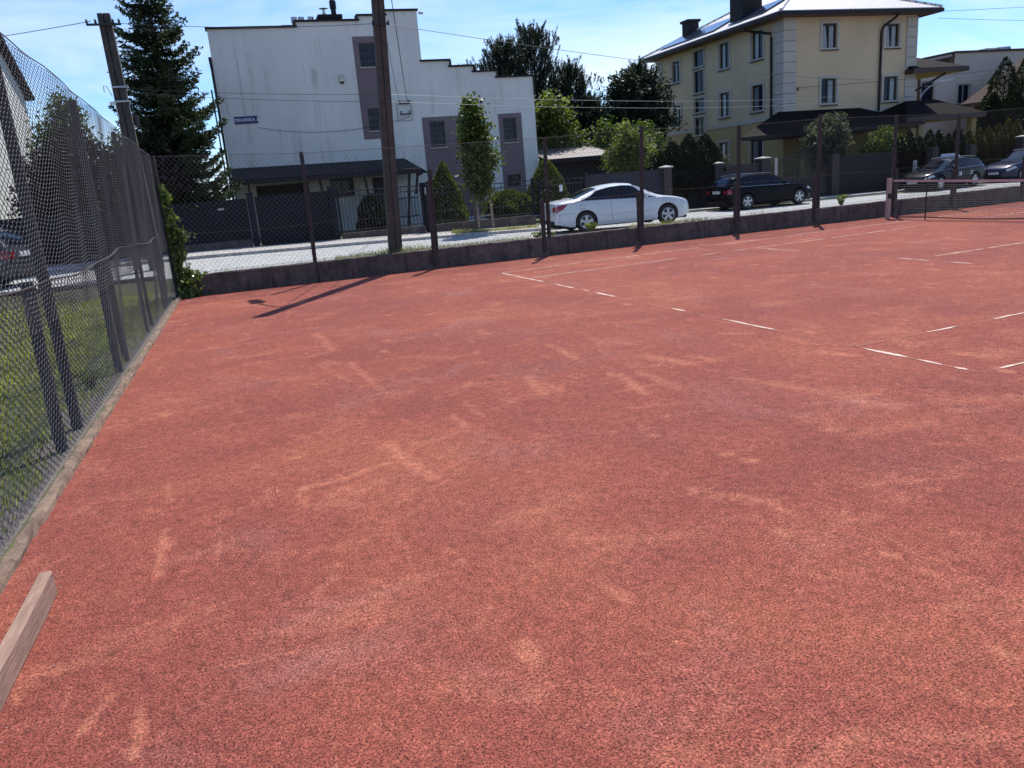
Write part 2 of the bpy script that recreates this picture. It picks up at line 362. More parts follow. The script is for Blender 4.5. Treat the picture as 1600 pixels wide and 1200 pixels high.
M = dict(
    clay=clay_material(),
    line=simple('faded_line_paint', (0.78,0.64,0.53), (0.47,0.25,0.185), 21, 0.9),
    trace=simple('faded_line_trace', (0.325,0.100,0.070), (0.255,0.070,0.052), 23, 0.9),
    wallc=concrete('dirty_concrete', (0.135,0.105,0.095), (0.062,0.048,0.045), (0.020,0.016,0.016)),
    kerb=concrete('kerb_concrete', (0.26,0.175,0.12), (0.17,0.11,0.08), (0.10,0.065,0.05)),
    road=concrete('pale_asphalt', (0.44,0.44,0.435), (0.37,0.37,0.365), (0.29,0.29,0.285)),
    pave=concrete('paving_concrete', (0.48,0.45,0.42), (0.40,0.375,0.35), (0.30,0.28,0.265)),
    soil=simple('lawn_soil', (0.11,0.115,0.045), (0.06,0.065,0.028), 3.0, 0.95, bmp=0.4),
    gravel=simple('dirt_gravel', (0.20,0.165,0.14), (0.06,0.048,0.042), 40, 0.95, bmp=0.6),
    pole=concrete('weathered_pole', (0.098,0.083,0.070), (0.066,0.055,0.048), (0.040,0.033,0.029), (3,3,0.3)),
    polegrey=concrete('grey_pole', (0.085,0.074,0.067), (0.055,0.048,0.044), (0.033,0.029,0.027), (3,3,0.3)),
    rust=simple('rusty_post', (0.060,0.047,0.042), (0.032,0.026,0.025), 9, 0.85, bmp=0.3),
    postdark=simple('painted_post', (0.04,0.04,0.046), (0.022,0.022,0.027), 9, 0.75, bmp=0.2),
    mesh=simple('coated_fence_wire', (0.135,0.132,0.135), (0.07,0.07,0.073), 20, 0.5, 0.0),
    meshback=simple('rusty_fence_wire', (0.14,0.115,0.105), (0.085,0.068,0.062), 20, 0.5, 0.3),
    cable=simple('black_cable', (0.03,0.03,0.032), (0.02,0.02,0.022), 6, 0.5),
    cablelight=simple('bare_aluminium_cable', (0.34,0.34,0.34), (0.25,0.25,0.25), 6, 0.5, 0.2),
    white=stucco('white_stucco', (0.76,0.755,0.70), (0.38,0.39,0.33), amount=0.85),
    purple=stucco('mauve_stucco', (0.205,0.155,0.165), (0.15,0.115,0.12), amount=0.4),
    coping=simple('dark_coping', (0.022,0.017,0.019), (0.014,0.011,0.012), 6, 0.6, spec=0.3),
    yellow=stucco('yellow_stucco', (0.62,0.475,0.305), (0.45,0.36,0.25), amount=0.5),
    ochre=stucco('ochre_stucco', (0.47,0.34,0.145), (0.36,0.27,0.13), amount=0.5),
    trim=stucco('cream_trim', (0.50,0.455,0.39), (0.36,0.33,0.29), amount=0.5),
    joint=simple('dark_joint', (0.09,0.08,0.075)),
    beige=stucco('beige_stucco', (0.60,0.50,0.41), (0.45,0.38,0.32), amount=0.5),
    redwall=stucco('brown_red_stucco', (0.10,0.05,0.042), (0.065,0.033,0.028), amount=0.5),
    tilelight=rooftile('grey_metal_tiles', (0.84,0.78,0.74), (0.70,0.64,0.60), rough=0.45),
    tiledark=rooftile('dark_brown_tiles', (0.016,0.011,0.012), (0.010,0.008,0.008), rough=0.8, spec=0.08),
    tilered=rooftile('brown_tiles', (0.11,0.075,0.066), (0.07,0.046,0.042), rough=0.85, ang=R(90), spec=0.08),
    shedroof=rooftile('grey_corrugated_roof', (0.24,0.20,0.19), (0.17,0.14,0.135), 1.5, 0.3, rough=0.6),
    canopy=rooftile('black_bitumen_shingles', (0.022,0.022,0.028), (0.013,0.013,0.017), 0.6, 0.8, rough=0.7, spec=0.2),
    solar=simple('solar_glass', (0.02,0.03,0.06), (0.012,0.02,0.045), 3, 0.12, spec=0.8),
    brick=brickmat('grey_brick', (0.075,0.055,0.053), (0.052,0.039,0.038), (0.034,0.028,0.028)),
    brickdark=brickmat('black_brick', (0.018,0.015,0.017), (0.013,0.011,0.013), (0.007,0.007,0.008)),
    capst=simple('pale_cap_stone', (0.5,0.47,0.44), (0.38,0.35,0.33), 12, 0.8),
    gate=simple('navy_steel_gate', (0.009,0.011,0.020), (0.006,0.007,0.013), 2.5, 0.65, spec=0.2),
    iron=simple('wrought_iron', (0.02,0.02,0.024), (0.012,0.012,0.014), 8, 0.5),
    boards=simple('dark_fence_boards', (0.026,0.028,0.042), (0.016,0.018,0.026), 5, 0.7, sc=(6,6,0.6)),
    darkwood=simple('dark_boards', (0.03,0.024,0.026), (0.018,0.015,0.017), 4, 0.8),
    frame=simple('dark_window_frame', (0.022,0.017,0.016), (0.015,0.012,0.012), 8, 0.45),
    framew=simple('pale_window_frame', (0.42,0.42,0.42), (0.34,0.34,0.35), 8, 0.5),
    pane=glassmat('window_glass', (0.010,0.014,0.022), 0.08, 0.2),
    curtain=simple('net_curtain_behind_glass', (0.24,0.25,0.27), (0.11,0.12,0.14), 5, 0.12, sc=(9,9,0.4), spec=0.8),
    grille=simple('window_grille', (0.17,0.18,0.20), (0.11,0.115,0.13), 9, 0.5),
    steel=simple('galvanised_steel', (0.45,0.45,0.46), (0.32,0.32,0.33), 9, 0.35, 0.7),
    sign=simple('navy_enamel', (0.010,0.012,0.13), (0.008,0.009,0.10), 4, 0.35),
    signtext=simple('white_enamel', (0.72,0.70,0.78), (0.6,0.58,0.66), 6, 0.5),
    door=simple('dark_green_door', (0.018,0.032,0.034), (0.012,0.02,0.022), 5, 0.5),
    garage=simple('dark_garage_door', (0.014,0.014,0.016), (0.008,0.008,0.01), 3, 0.8),  # near-black colour of the garage door itself
    bark=simple('bark', (0.12,0.09,0.07), (0.06,0.045,0.035), 14, 0.95, bmp=0.6, sc=(4,4,0.8)),
    stake=simple('pale_stake', (0.30,0.25,0.21), (0.2,0.165,0.14), 9, 0.85),
    spruce=leafmat('spruce_needles', (0.010,0.020,0.012), (0.050,0.070,0.022), 0.22),
    pine=leafmat('pine_needles', (0.012,0.020,0.014), (0.048,0.062,0.036), 0.2),
    fir=leafmat('dark_conifer_needles', (0.010,0.018,0.012), (0.035,0.052,0.026), 0.2),
    maple=leafmat('light_green_leaves', (0.055,0.075,0.022), (0.17,0.20,0.055), 0.42),
    bush=leafmat('mid_green_leaves', (0.035,0.055,0.018), (0.11,0.15,0.035), 0.4),
    street=leafmat('glossy_green_leaves', (0.025,0.042,0.012), (0.125,0.16,0.032), 0.4, 0.4),
    thuja=leafmat('thuja_sprays', (0.008,0.014,0.008), (0.026,0.040,0.014), 0.2),
    thujagold=leafmat('golden_thuja_sprays', (0.03,0.035,0.010), (0.09,0.085,0.022), 0.3),
    cone=leafmat('dwarf_spruce_needles', (0.028,0.042,0.013), (0.13,0.155,0.036), 0.35),
    willow=leafmat('grey_green_leaves', (0.035,0.045,0.032), (0.12,0.14,0.10), 0.3),
    ivy=leafmat('vine_leaves', (0.03,0.050,0.014), (0.20,0.25,0.075), 0.35, 0.3),
    plum=leafmat('plum_leaves', (0.02,0.012,0.014), (0.06,0.035,0.04), 0.25),
    weed=leafmat('weed_leaves', (0.10,0.13,0.03), (0.27,0.31,0.08), 0.4),
    grass=leafmat('grass_blades', (0.11,0.125,0.035), (0.33,0.33,0.12), 0.45),
    drygrass=leafmat('long_dry_grass', (0.13,0.14,0.05), (0.32,0.32,0.13), 0.4),
    netblack=simple('net_cord', (0.02,0.018,0.02), (0.014,0.013,0.014), 9, 0.7),
    tape=simple('stained_net_tape', (0.62,0.44,0.41), (0.48,0.31,0.28), 5, 0.8),
    netpost=simple('worn_pink_post', (0.52,0.36,0.33), (0.38,0.25,0.22), 7, 0.7),
    beam=simple('dusty_wooden_plank', (0.37,0.235,0.175), (0.23,0.14,0.105), 7, 0.9, bmp=0.5, sc=(9,0.9,9)),
    interior=simple('car_underside', (0.01,0.01,0.011), (0.006,0.006,0.007), 5, 0.9),
    tyre=simple('tyre_rubber', (0.018,0.018,0.019), (0.012,0.012,0.013), 12, 0.85),
    rim=simple('alloy_rim', (0.52,0.53,0.55), (0.42,0.43,0.45), 6, 0.3, 0.6),
    carglass=glassmat('car_glass', (0.003,0.005,0.010), 0.03, 0.3),
    redlamp=simple('red_lamp', (0.32,0.010,0.018), (0.19,0.006,0.010), 9, 0.15, spec=0.8),
    clearlamp=simple('clear_lamp', (0.6,0.62,0.65), (0.4,0.42,0.45), 18, 0.12, spec=0.8),
    plate=simple('number_plate', (0.6,0.6,0.62), (0.45,0.45,0.48), 22, 0.5),
    chrome=simple('chrome_strip', (0.6,0.6,0.62), (0.5,0.5,0.52), 4, 0.15, 0.9),
    plastic=simple('white_plastic', (0.7,0.7,0.72), (0.6,0.6,0.63), 4, 0.5),
    cream=simple('cream_plastic', (0.62,0.58,0.46), (0.5,0.47,0.38), 4, 0.6),
)
def paint(name, c, rough=0.3, coat=0.8, spec=0.25):
    return simple(name, c, tuple(x*0.92 for x in c), 2.0, rough, 0.0, coat=coat, spec=spec)

# ------------------------------------------------------------------ terrain
def zs(x): return np.interp(np.asarray(x, float), [-60, 0, 5, 12, 21, 32, 70], [0.30, 0.28, 0.20, 0.02, -0.18, -0.27, -0.30])
def kerb_y(x): return np.interp(x, [-20, 0, 12.5, 15, 18, 20, 60], [7.9, 7.9, 8.0, 8.4, 10.4, 12.5, 13.0])
def smooth(a, b, x):
    t_ = np.clip((x-a)/(b-a), 0, 1); return t_*t_*(3-2*t_)
def gz(x, y):
    x = np.asarray(x, float); y = np.asarray(y, float)
    z = zs(x) + (0.36-zs(x))*(1-smooth(0.4, 1.9, y)) + 0.10*smooth(-0.02, 0.02, y-kerb_y(x)-0.06)
    court = (y < 0.12)
    lawn = (x < 0) & (y < 1.3)
    z = np.where(court, -0.03, z); z = np.where(lawn, 0.03, z)
    return z
def sheet(name, xs, ys, zf, mat, mask=None):
    X, Y = np.meshgrid(xs, ys); Z = zf(X, Y)
    V = np.stack([X, Y, Z], -1).reshape(-1, 3); nx, ny = len(xs), len(ys)
    i, j = np.meshgrid(np.arange(nx-1), np.arange(ny-1)); a = (j*nx+i).ravel()
    F = np.stack([a, a+1, a+nx+1, a+nx], 1)
    return mesh_obj(name, V, F, mat, smooth=True)
SCUFFS = [([(1.62,-13.12),(1.94,-13.05),(2.28,-12.91)],0.07,0.9),([(2.33,-12.49),(2.39,-12.95),(2.48,-13.37)],0.1,0.95),([(1.93,-13.13),(2.49,-13.32)],0.05,0.5),
([(1.61,-13.16),(1.65,-13.45)],0.05,0.8),([(2.27,-6.95),(2.35,-8.37)],0.12,0.8),([(2.45,-9.25),(2.56,-10.82)],0.09,0.8),
([(2.11,-9.14),(2.33,-10.21)],0.08,0.7),([(2.97,-12.03),(2.99,-12.41)],0.07,0.8),([(3.16,-11.82),(3.19,-12.24)],0.06,0.7),
([(3.95,-11.18),(3.87,-11.85)],0.12,0.85),([(4.02,-11.55),(4.05,-11.87)],0.09,0.8),([(3.93,-8.92),(4.77,-8.92)],0.08,0.7),
([(4.68,-9.16),(5.11,-9.22)],0.06,0.8),([(4.67,-10.24),(4.64,-10.77)],0.09,0.9),([(0.61,-7.05),(1.1,-7.05),(1.58,-6.97)],0.1,0.8),
([(3.51,-11.82),(3.53,-11.93)],0.1,0.8),([(1.49,-8.9),(1.7,-8.83)],0.08,0.6),([(0.74,-12.51),(0.8,-12.89)],0.05,0.8),
([(0.8,-13.39),(0.82,-14.02)],0.05,0.95),([(0.63,-14.01),(0.66,-14.32)],0.04,0.6),([(0.74,-15.09),(0.66,-15.3)],0.04,0.95),
([(0.87,-15.25),(0.88,-15.53)],0.045,1.0),([(1.08,-15.18),(1.17,-15.29)],0.03,0.7),([(0.89,-14.96),(0.9,-14.98)],0.03,0.8),
([(1.13,-15.15),(1.36,-15.21)],0.03,0.4),([(4.16,-13.18),(4.18,-13.2)],0.07,1.0),([(4.12,-13.37),(4.15,-13.39)],0.08,1.0),
([(4.35,-13.98),(4.39,-14.0)],0.07,1.0),([(4.42,-14.13),(4.44,-14.17)],0.08,0.9),([(4.23,-15.52),(4.26,-15.57)],0.05,1.0),
([(4.27,-15.74),(4.27,-15.79)],0.05,0.9),([(4.03,-16.31),(4.04,-16.37)],0.05,1.0),([(3.85,-14.41),(4.01,-14.62),(4.17,-14.77)],0.12,0.8),
([(4.13,-14.82),(4.14,-14.98)],0.08,0.8),([(3.73,-14.79),(3.86,-14.91)],0.09,0.5),([(4.74,-14.67),(4.73,-14.89)],0.25,0.45),
([(5.61,-14.05),(5.88,-14.18)],0.25,0.6),([(4.72,-11.62),(4.62,-12.37)],0.1,0.9),([(4.57,-11.72),(4.61,-12.28)],0.06,0.6),
([(4.95,-11.64),(4.92,-12.4)],0.12,0.8),([(5.3,-11.1),(5.47,-11.65)],0.16,0.9),([(5.67,-11.4),(5.72,-11.74)],0.12,0.8),
([(5.53,-12.37),(5.69,-12.75),(5.83,-13.15)],0.14,0.8),([(5.86,-13.34),(5.89,-13.62),(6.01,-13.75)],0.18,0.8),([(6.36,-13.86),(6.67,-13.95),(6.85,-14.12)],0.2,0.7),
([(5.4,-14.09),(5.64,-14.13),(5.9,-14.16)],0.18,0.7),([(6.72,-12.02),(6.86,-12.3)],0.12,0.9),([(6.21,-12.64),(6.28,-12.81)],0.1,0.7),
([(6.89,-11.21),(6.9,-11.63)],0.12,0.7),([(6.51,-10.65),(6.73,-10.85)],0.12,0.8),([(7.96,-9.01),(8.51,-8.97),(8.51,-9.59)],0.3,0.5),
([(8.66,-8.55),(9.19,-8.88)],0.2,0.5),([(8.32,-10.7),(8.73,-10.92)],0.4,0.6),([(4.65,-9.8),(4.72,-10.6)],0.12,0.7),
([(5.54,-9.0),(6.05,-9.36)],0.14,0.6),([(6.07,-9.32),(6.19,-9.6)],0.12,0.6),([(7.64,-12.82),(7.78,-13.1)],0.14,0.9),
([(8.32,-7.18),(8.91,-7.37)],0.2,0.4),([(5.63,-7.51),(6.22,-7.81)],0.16,0.5),([(3.26,-4.04),(4.94,-3.98)],0.12,0.35),
([(3.89,-5.6),(4.54,-5.58)],0.12,0.5),([(11.25,-5.78),(12.0,-6.44)],0.3,0.4),([(7.94,-4.9),(8.46,-5.17)],0.2,0.4),
([(7.97,-11.89),(8.11,-11.92)],0.1,0.5),([(2.87,-14.56),(2.92,-14.84),(2.95,-14.97)],0.07,0.6),([(2.88,-14.93),(3.09,-15.12)],0.05,0.6),
([(3.72,-8.16),(3.66,-9.11)],0.08,0.6),([(2.88,-6.82),(2.97,-8.05)],0.08,0.5),([(10.68,-8.5),(11.62,-8.31)],0.12,0.5),
([(6.91,-13.37),(6.98,-13.68)],0.1,0.6),([(4.11,-13.53),(4.16,-13.71)],0.07,0.3),([(2.17,-15.05),(2.31,-15.18)],0.05,0.5),
([(1.52,-15.08),(1.74,-15.13)],0.04,0.5),([(1.55,-10.88),(2.07,-10.94)],0.06,0.4),([(1.01,-11.78),(1.46,-11.88)],0.05,0.4),
([(1.78,-15.58),(1.85,-15.7)],0.03,0.5),([(5.95,-11.75),(6.25,-11.85)],0.1,0.5)]
def build_ground():
    xs = np.concatenate([[-500,-200,-80,-40], np.arange(-24, 70, 0.5), [90, 150, 300, 500]])
    xs = np.unique(np.concatenate([xs, [-0.05, 0.0]]))
    ys = np.concatenate([[-400,-150,-60,-40,-30], np.arange(-24, 0, 1.0), np.arange(0, 12, 0.1), np.arange(12, 60, 2.0), [80, 150, 300, 600]])
    struct(sheet('ground', xs, ys, gz, M['soil']))
    # the clay court
    xs = np.concatenate([np.arange(0, 12.0, 0.035), np.arange(12.0, 18, 0.08), np.linspace(18, 45, 30)])
    ys = np.concatenate([np.linspace(-45, -17.6, 20), np.arange(-17.5, -3.0, 0.035), np.arange(-3.0, 0.05, 0.08), [0.1]])
    co = sheet('clay_court', xs, ys, lambda x, y: 0*x, M['clay'])
    struct(co)
    # dry dusty scuffs, each where the surface is worn
    X, Y = np.meshgrid(xs, ys); D = np.zeros_like(X)
    for pts, wd, am in SCUFFS:
        best = np.full_like(X, 1e9)
        for (ax, ay), (bx, by) in zip(pts[:-1], pts[1:]):
            dx, dy = bx-ax, by-ay; t_ = np.clip(((X-ax)*dx+(Y-ay)*dy)/(dx*dx+dy*dy+1e-9), 0, 1)
            best = np.minimum(best, np.hypot(X-ax-t_*dx, Y-ay-t_*dy))
        D = np.maximum(D, am*np.exp(-(best/(wd*0.85))**2*0.8))
    at = co.data.attributes.new('dust', 'FLOAT', 'POINT'); at.data.foreach_set('value', D.astype(np.float32).ravel())
    # road
    xr = np.arange(-30, 71, 0.5)
    V = []; F = []
    for i, x in enumerate(xr):
        yk = float(kerb_y(x))
        for t_ in np.linspace(0, 1, 12):
            y = 1.5 + t_*(yk-1.5)
            V.append((x, y, float(gz(x, y))+0.012))
    for i in range(len(xr)-1):
        for k in range(11):
            a = i*12+k; F.append((a, a+12, a+13, a+1))
    struct(mesh_obj('road', V, F, M['road'], smooth=True))
    V = []; F = []
    for i, x in enumerate(xr):
        yk = float(kerb_y(x)); z = float(zs(x))
        V += [(x, yk+0.0, z-0.05), (x, yk+0.01, z+0.105), (x, yk+0.13, z+0.116), (x, max(10.4, yk+1.0), z+0.112)]
    for i in range(len(xr)-1):
        for k in range(3):
            a = i*4+k; F.append((a, a+4, a+5, a+1))
    struct(mesh_obj('pavement', V, F, M['pave']))
    # dirt strip along the inner kerb
    V = []; F = []
    ys_ = np.arange(-30, 1.0, 0.25)
    for i, y in enumerate(ys_):
        e = 0.34 + 0.12*math.sin(y*1.7) + 0.08*math.sin(y*4.3)
        V += [(-0.07, y, 0.034), (-e, y, 0.034)]
    F = [(2*i, 2*i+2, 2*i+3, 2*i+1) for i in range(len(ys_)-1)]
    struct(mesh_obj('dirt_strip', V, F, M['gravel']))
build_ground()

TH = R(3.9)
def court(x, y, z=0.0):
    dx, dy = x+6.3, y-2.9
    return (dx*math.cos(TH)-dy*math.sin(TH), dx*math.sin(TH)+dy*math.cos(TH), z)
def court_lines():
    mb = MB(); r_ = random.Random(3)
    def seg(a, b, wd=0.040):
        a = Vector(a); b = Vector(b); n = max(2, int((b-a).length/0.12)); d = (b-a).normalized(); p = Vector((-d.y, d.x))
        pv = None; V = []; F = []
        for i in range(n+1):
            c = a + (b-a)*i/n
            e = wd/2*(1 if 0 < i < n else 0.4)
            l = c + p*(e + r_.uniform(-0.018, 0.010)); q = c - p*(e + r_.uniform(-0.018, 0.010))
            V += [court(l.x, l.y, 0.004), court(q.x, q.y, 0.004)]
        F = [(2*i, 2*i+1, 2*i+3, 2*i+2) for i in range(n)]
        mb.add(V, F)
    for x0, x1 in ((0,1.9),(1.98,3.4),(3.45,4.98),(5.23,7.4),(7.44,9.2),(9.26,12.4),(12.6,18),(18.3,23.7)): seg((x0,0),(x1,0))
    for x0, x1 in ((0.1,3.48),(4.07,4.55),(4.83,5.28),(5.52,7.5),(7.56,9.3),(9.45,10.3),(12.6,17.0),(18.0,23.7)): seg((x0,-1.37),(x1,-1.37))
    for y0, y1 in ((-0.02,-2.12),(-2.6,-3.42),(-3.72,-4.0),(-4.2,-4.78),(-6.36,-6.66),(-7.5,-8.46),(-9.68,-10.25),(-10.33,-10.6),(-10.72,-10.86)):
        seg((0,y0),(0,y1), 0.05)
    for y0, y1 in ((-1.3,-2.75),(-5.1,-5.8),(-6.05,-6.6),(-8.3,-9.0)): seg((5.485,y0),(5.485,y1))
    for x0, x1 in ((6.0,7.2),(7.28,8.45),(8.5,11.0),(12.8,17.6)): seg((x0,-5.485),(x1,-5.485))
    for x0, x1 in ((0.99,1.45),(1.98,3.6),(4.0,6.2)): seg((x0,-9.6),(x1,-9.6))
    for x0, x1 in ((0.2,1.6),(1.9,5.0)): seg((x0,-10.97),(x1,-10.97))
    struct(mb.build('court_lines', M['line']))
    mb = MB()
    def seg(a, b, wd=0.045):
        a = Vector(a); b = Vector(b); n = max(2, int((b-a).length/0.25)); d = (b-a).normalized(); p = Vector((-d.y, d.x)); V = []
        for i in range(n+1):
            c = a+(b-a)*i/n; l = c+p*(wd/2+r_.uniform(-0.02, 0.004)); q = c-p*(wd/2+r_.uniform(-0.02, 0.004))
            V += [court(l.x, l.y, 0.0022), court(q.x, q.y, 0.0022)]
        mb.add(V, [(2*i, 2*i+1, 2*i+3, 2*i+2) for i in range(n)])
    seg((0,0),(23.7,0)); seg((0,-1.37),(23.7,-1.37)); seg((0,0),(0,-10.97)); seg((5.485,-1.37),(5.485,-9.6)); seg((5.485,-5.485),(17.6,-5.485)); seg((0,-9.6),(12,-9.6)); seg((0,-10.97),(12,-10.97))
    struct(mb.build('faded_court_lines', M['trace']))
court_lines()

# ------------------------------------------------------------------ retaining wall, kerb, plank
def retaining_wall():
    t = thing('retaining_wall', 'stained low concrete wall along the street edge of the red court', 'wall', (15, 0, 0))
    x = 0.02; r_ = random.Random(5)
    edges = [0.02, 2.92, 5.72, 8.56, 11.12, 13.95, 16.5, 19.05, 21.4, 24.1, 26.8, 29.5, 32.2]
    for a, b in zip(edges[:-1], edges[1:]):
        n = 24; V = []; F = []
        h = 0.445 + r_.uniform(-0.012, 0.012)
        for i in range(n+1):
            xx = a+0.006 + (b-a-0.012)*i/n
            j = lambda s=0.006: r_.uniform(-s, s)
            V += [(xx, -0.075+j(), -0.05), (xx, -0.07+j(), 0.12), (xx, -0.062+j(), 0.30), (xx, -0.058+j(), h-0.02+j()), (xx, -0.04+j(), h+j()), (xx, 0.15, h+j()), (xx, 0.16, 0.0)]
        for i in range(n):
            for k in range(6):
                q = i*7+k; F.append((q, q+7, q+8, q+1))
        F += [tuple(range(6,-1,-1)), tuple(n*7+k for k in range(7))]
        mesh_obj('wall_panel', V, F, M['wallc'], t)
retaining_wall()
def kerb():
    r_ = random.Random(9); V = []; F = []
    ys = np.arange(-26, 0.0, 0.12)
    for y in ys:
        j = lambda s=0.011: r_.uniform(-s, s)
        seamd = 0.008 if abs((y+0.3) % 1.0) < 0.1 else 0
        V += [(0.03+j(), y, -0.03), (0.022+j(), y, 0.03), (0.008+j(), y, 0.052+j()-seamd), (-0.045+j(), y, 0.050+j()-seamd), (-0.065+j(), y, 0.0)]
    n = len(ys)
    for i in range(n-1):
        for k in range(4): q = i*5+k; F.append((q, q+5, q+6, q+1))
    o = mesh_obj('edging_kerb', V, F, M['kerb'], origin=(0, -12, 0))
    tag(o, 'dusty narrow concrete edging under the left wire fence beside the clay', 'kerb')
kerb()
def plank():
    t = MB(); V = []; F = []
    y0, y1 = -16.6, -13.98; n = 10
    prof = [(0.262,0.0),(0.322,0.0),(0.326,0.006),(0.326,0.126),(0.318,0.134),(0.268,0.134),(0.260,0.126),(0.260,0.006)]
    for i in range(n+1):
        y = y0+(y1-y0)*i/n; dx = 0.004*math.sin(i*0.9)
        for x, z in prof: V.append((x+dx, y, z))
    m = len(prof)
    for i in range(n):
        for k in range(m): F.append((i*m+k, i*m+(k+1)%m, (i+1)*m+(k+1)%m, (i+1)*m+k))
    F += [tuple(range(m)), tuple(n*m+k for k in range(m-1,-1,-1))]
    o = mesh_obj('wooden_plank', V, F, M['beam'], origin=(0.29, -15.2, 0))
    tag(o, 'dusty brown plank standing on edge on the clay beside the kerb', 'plank')
plank()

# ------------------------------------------------------------------ chain link
def chainlink(x_of, n_wires, p, z0, z1, h, rad, depth, sides, mid):
    """flattened spirals hooked into one another; x_of(s, z) -> world xyz and the outward normal"""
    K = int((z1-z0)/h)
    ks = np.arange(K+1)
    rows = []
    for i in range(n_wires):
        s_t = i*p + ((ks+i) % 2)*p
        z_t = z0 + ks*h
        if mid:
            s_m = (s_t[:-1]+s_t[1:])/2; z_m = (z_t[:-1]+z_t[1:])/2
            dm = np.where((ks[:-1]+i) % 2 == 0, depth, -depth)
            s = np.empty(2*K+1); z = np.empty(2*K+1); d = np.zeros(2*K+1)
            s[0::2] = s_t; s[1::2] = s_m; z[0::2] = z_t; z[1::2] = z_m; d[1::2] = dm
        else: s, z, d = s_t, z_t, np.where((ks+i) % 2 == 0, depth, -depth)
        rows.append(np.stack([s, z, d], 1))
    A = np.stack(rows)                      # wires, points, (s,z,d)
    P, N = x_of(A[..., 0], A[..., 1])
    P = P + N*A[..., 2:3]
    T = np.gradient(P, axis=1); T /= np.linalg.norm(T, axis=-1, keepdims=True)+1e-9
    Bn = np.cross(T, N); Bn /= np.linalg.norm(Bn, axis=-1, keepdims=True)+1e-9
    N2 = np.cross(Bn, T)
    ring = []
    for k in range(sides):
        a = 2*math.pi*k/sides
        ring.append(P + rad*(math.cos(a)*N2 + math.sin(a)*Bn))
    V = np.stack(ring, 2)                   # wires, pts, sides, 3
    W, Q = V.shape[:2]
    idx = np.arange(W*Q*sides).reshape(W, Q, sides)
    F = []
    for k in range(sides):
        k2 = (k+1) % sides
        F.append(np.stack([idx[:, :-1, k], idx[:, :-1, k2], idx[:, 1:, k2], idx[:, 1:, k]], -1).reshape(-1, 4))
    return V.reshape(-1, 3), np.concatenate(F)

def post_bar(x, y, z0, z1, wx, wy, lean=(0, 0), mat=None, parent=None, name='post'):
    mb = MB(); r_ = random.Random(int(x*100)+int(y*31))
    n = 8; V = []; F = []
    for i in range(n+1):
        f_ = i/n; z = z0+(z1-z0)*f_; j = lambda: r_.uniform(-0.004, 0.004)
        cx, cy = x+lean[0]*f_, y+lean[1]*f_
        c = 0.2
        for ax, ay in ((-.5,-.5+c),(-.5+c,-.5),(.5-c,-.5),(.5,-.5+c),(.5,.5-c),(.5-c,.5),(-.5+c,.5),(-.5,.5-c)):
            V.append((cx+ax*wx+j(), cy+ay*wy+j(), z))
    for i in range(n):
        for k in range(8): F.append((i*8+k, i*8+(k+1)%8, (i+1)*8+(k+1)%8, (i+1)*8+k))
    F += [tuple(range(7,-1,-1)), tuple(n*8+k for k in range(8))]
    return mesh_obj(name, V, F, mat, parent)

def street_fence():
    t = thing('chain_link_fence', 'rusty chain link fence on the low wall along the street', 'fence', (15, 0, 0.44))
    px = [2.9, 5.71, 8.55, 11.1, 13.95, 16.5, 19.03, 21.32, 24.0, 26.7, 29.4]
    tops = [2.83, 2.25, 2.77, 2.9, 2.76, 2.9, 2.75, 2.65, 2.75, 2.7, 2.7]
    lean = [0.04, 0.03, 0.06, 0.09, 0.05, 0.03, 0.05, 0, 0.05, 0, 0]
    for x, z, l in zip(px, tops, lean):
        post_bar(x, -0.01, 0.2, z, 0.085, 0.085, (l, 0.0), M['rust'], t)
    for x, z in ((2.88,0.6),(5.66,2.0),(8.42,1.35),(11.02,1.31),(13.86,1.33),(16.36,1.35),(19.12,1.28),(21.2,1.1),(23.9,1.3)):
        if z > 0.7: post_bar(x-0.02, -0.06, 0.1, z, 0.10, 0.09, (0.01, 0), M['rust'], t, 'stub_post')
    topz = lambda s: np.interp(s, [0]+px, [2.93]+[2.80, 2.78, 2.77, 2.82, 2.74, 2.78, 2.72, 2.66, 2.7, 2.7, 2.7])
    def xo(s, z):
        bow = 0.025*np.sin(s*1.9+1)*np.sin((z-0.44)*1.3) + 0.012*np.sin(s*5+z*3)
        f_ = (z-0.46)/(2.74-0.46)
        zz = 0.46 + f_*(topz(s)-0.46) + 0.012*np.sin(s*2.3)
        P = np.stack([s+0.015*np.sin(z*4+s), -0.075+bow, zz], -1)
        N = np.zeros_like(P); N[..., 1] = -1
        return P, N
    V, F = chainlink(xo, 540, 0.054, 0.46, 2.74, 0.054, 0.0026, 0.004, 3, False)
    mesh_obj('wire_mesh', V, F, M['meshback'], t)
    for nm, zf, r_ in (('top_wire', lambda x: float(topz(x)), 0.005), ('middle_wire', lambda x: 1.29+0.02*math.sin(x*2.3), 0.0035), ('bottom_wire', lambda x: 0.5, 0.003)):
        mb = MB(); mb.tube([(x, -0.08+0.012*math.sin(x*1.9+1), zf(x)) for x in np.arange(0, 29.3, 0.35)], r_, 5); mb.build(nm, M['meshback'], t)
street_fence()

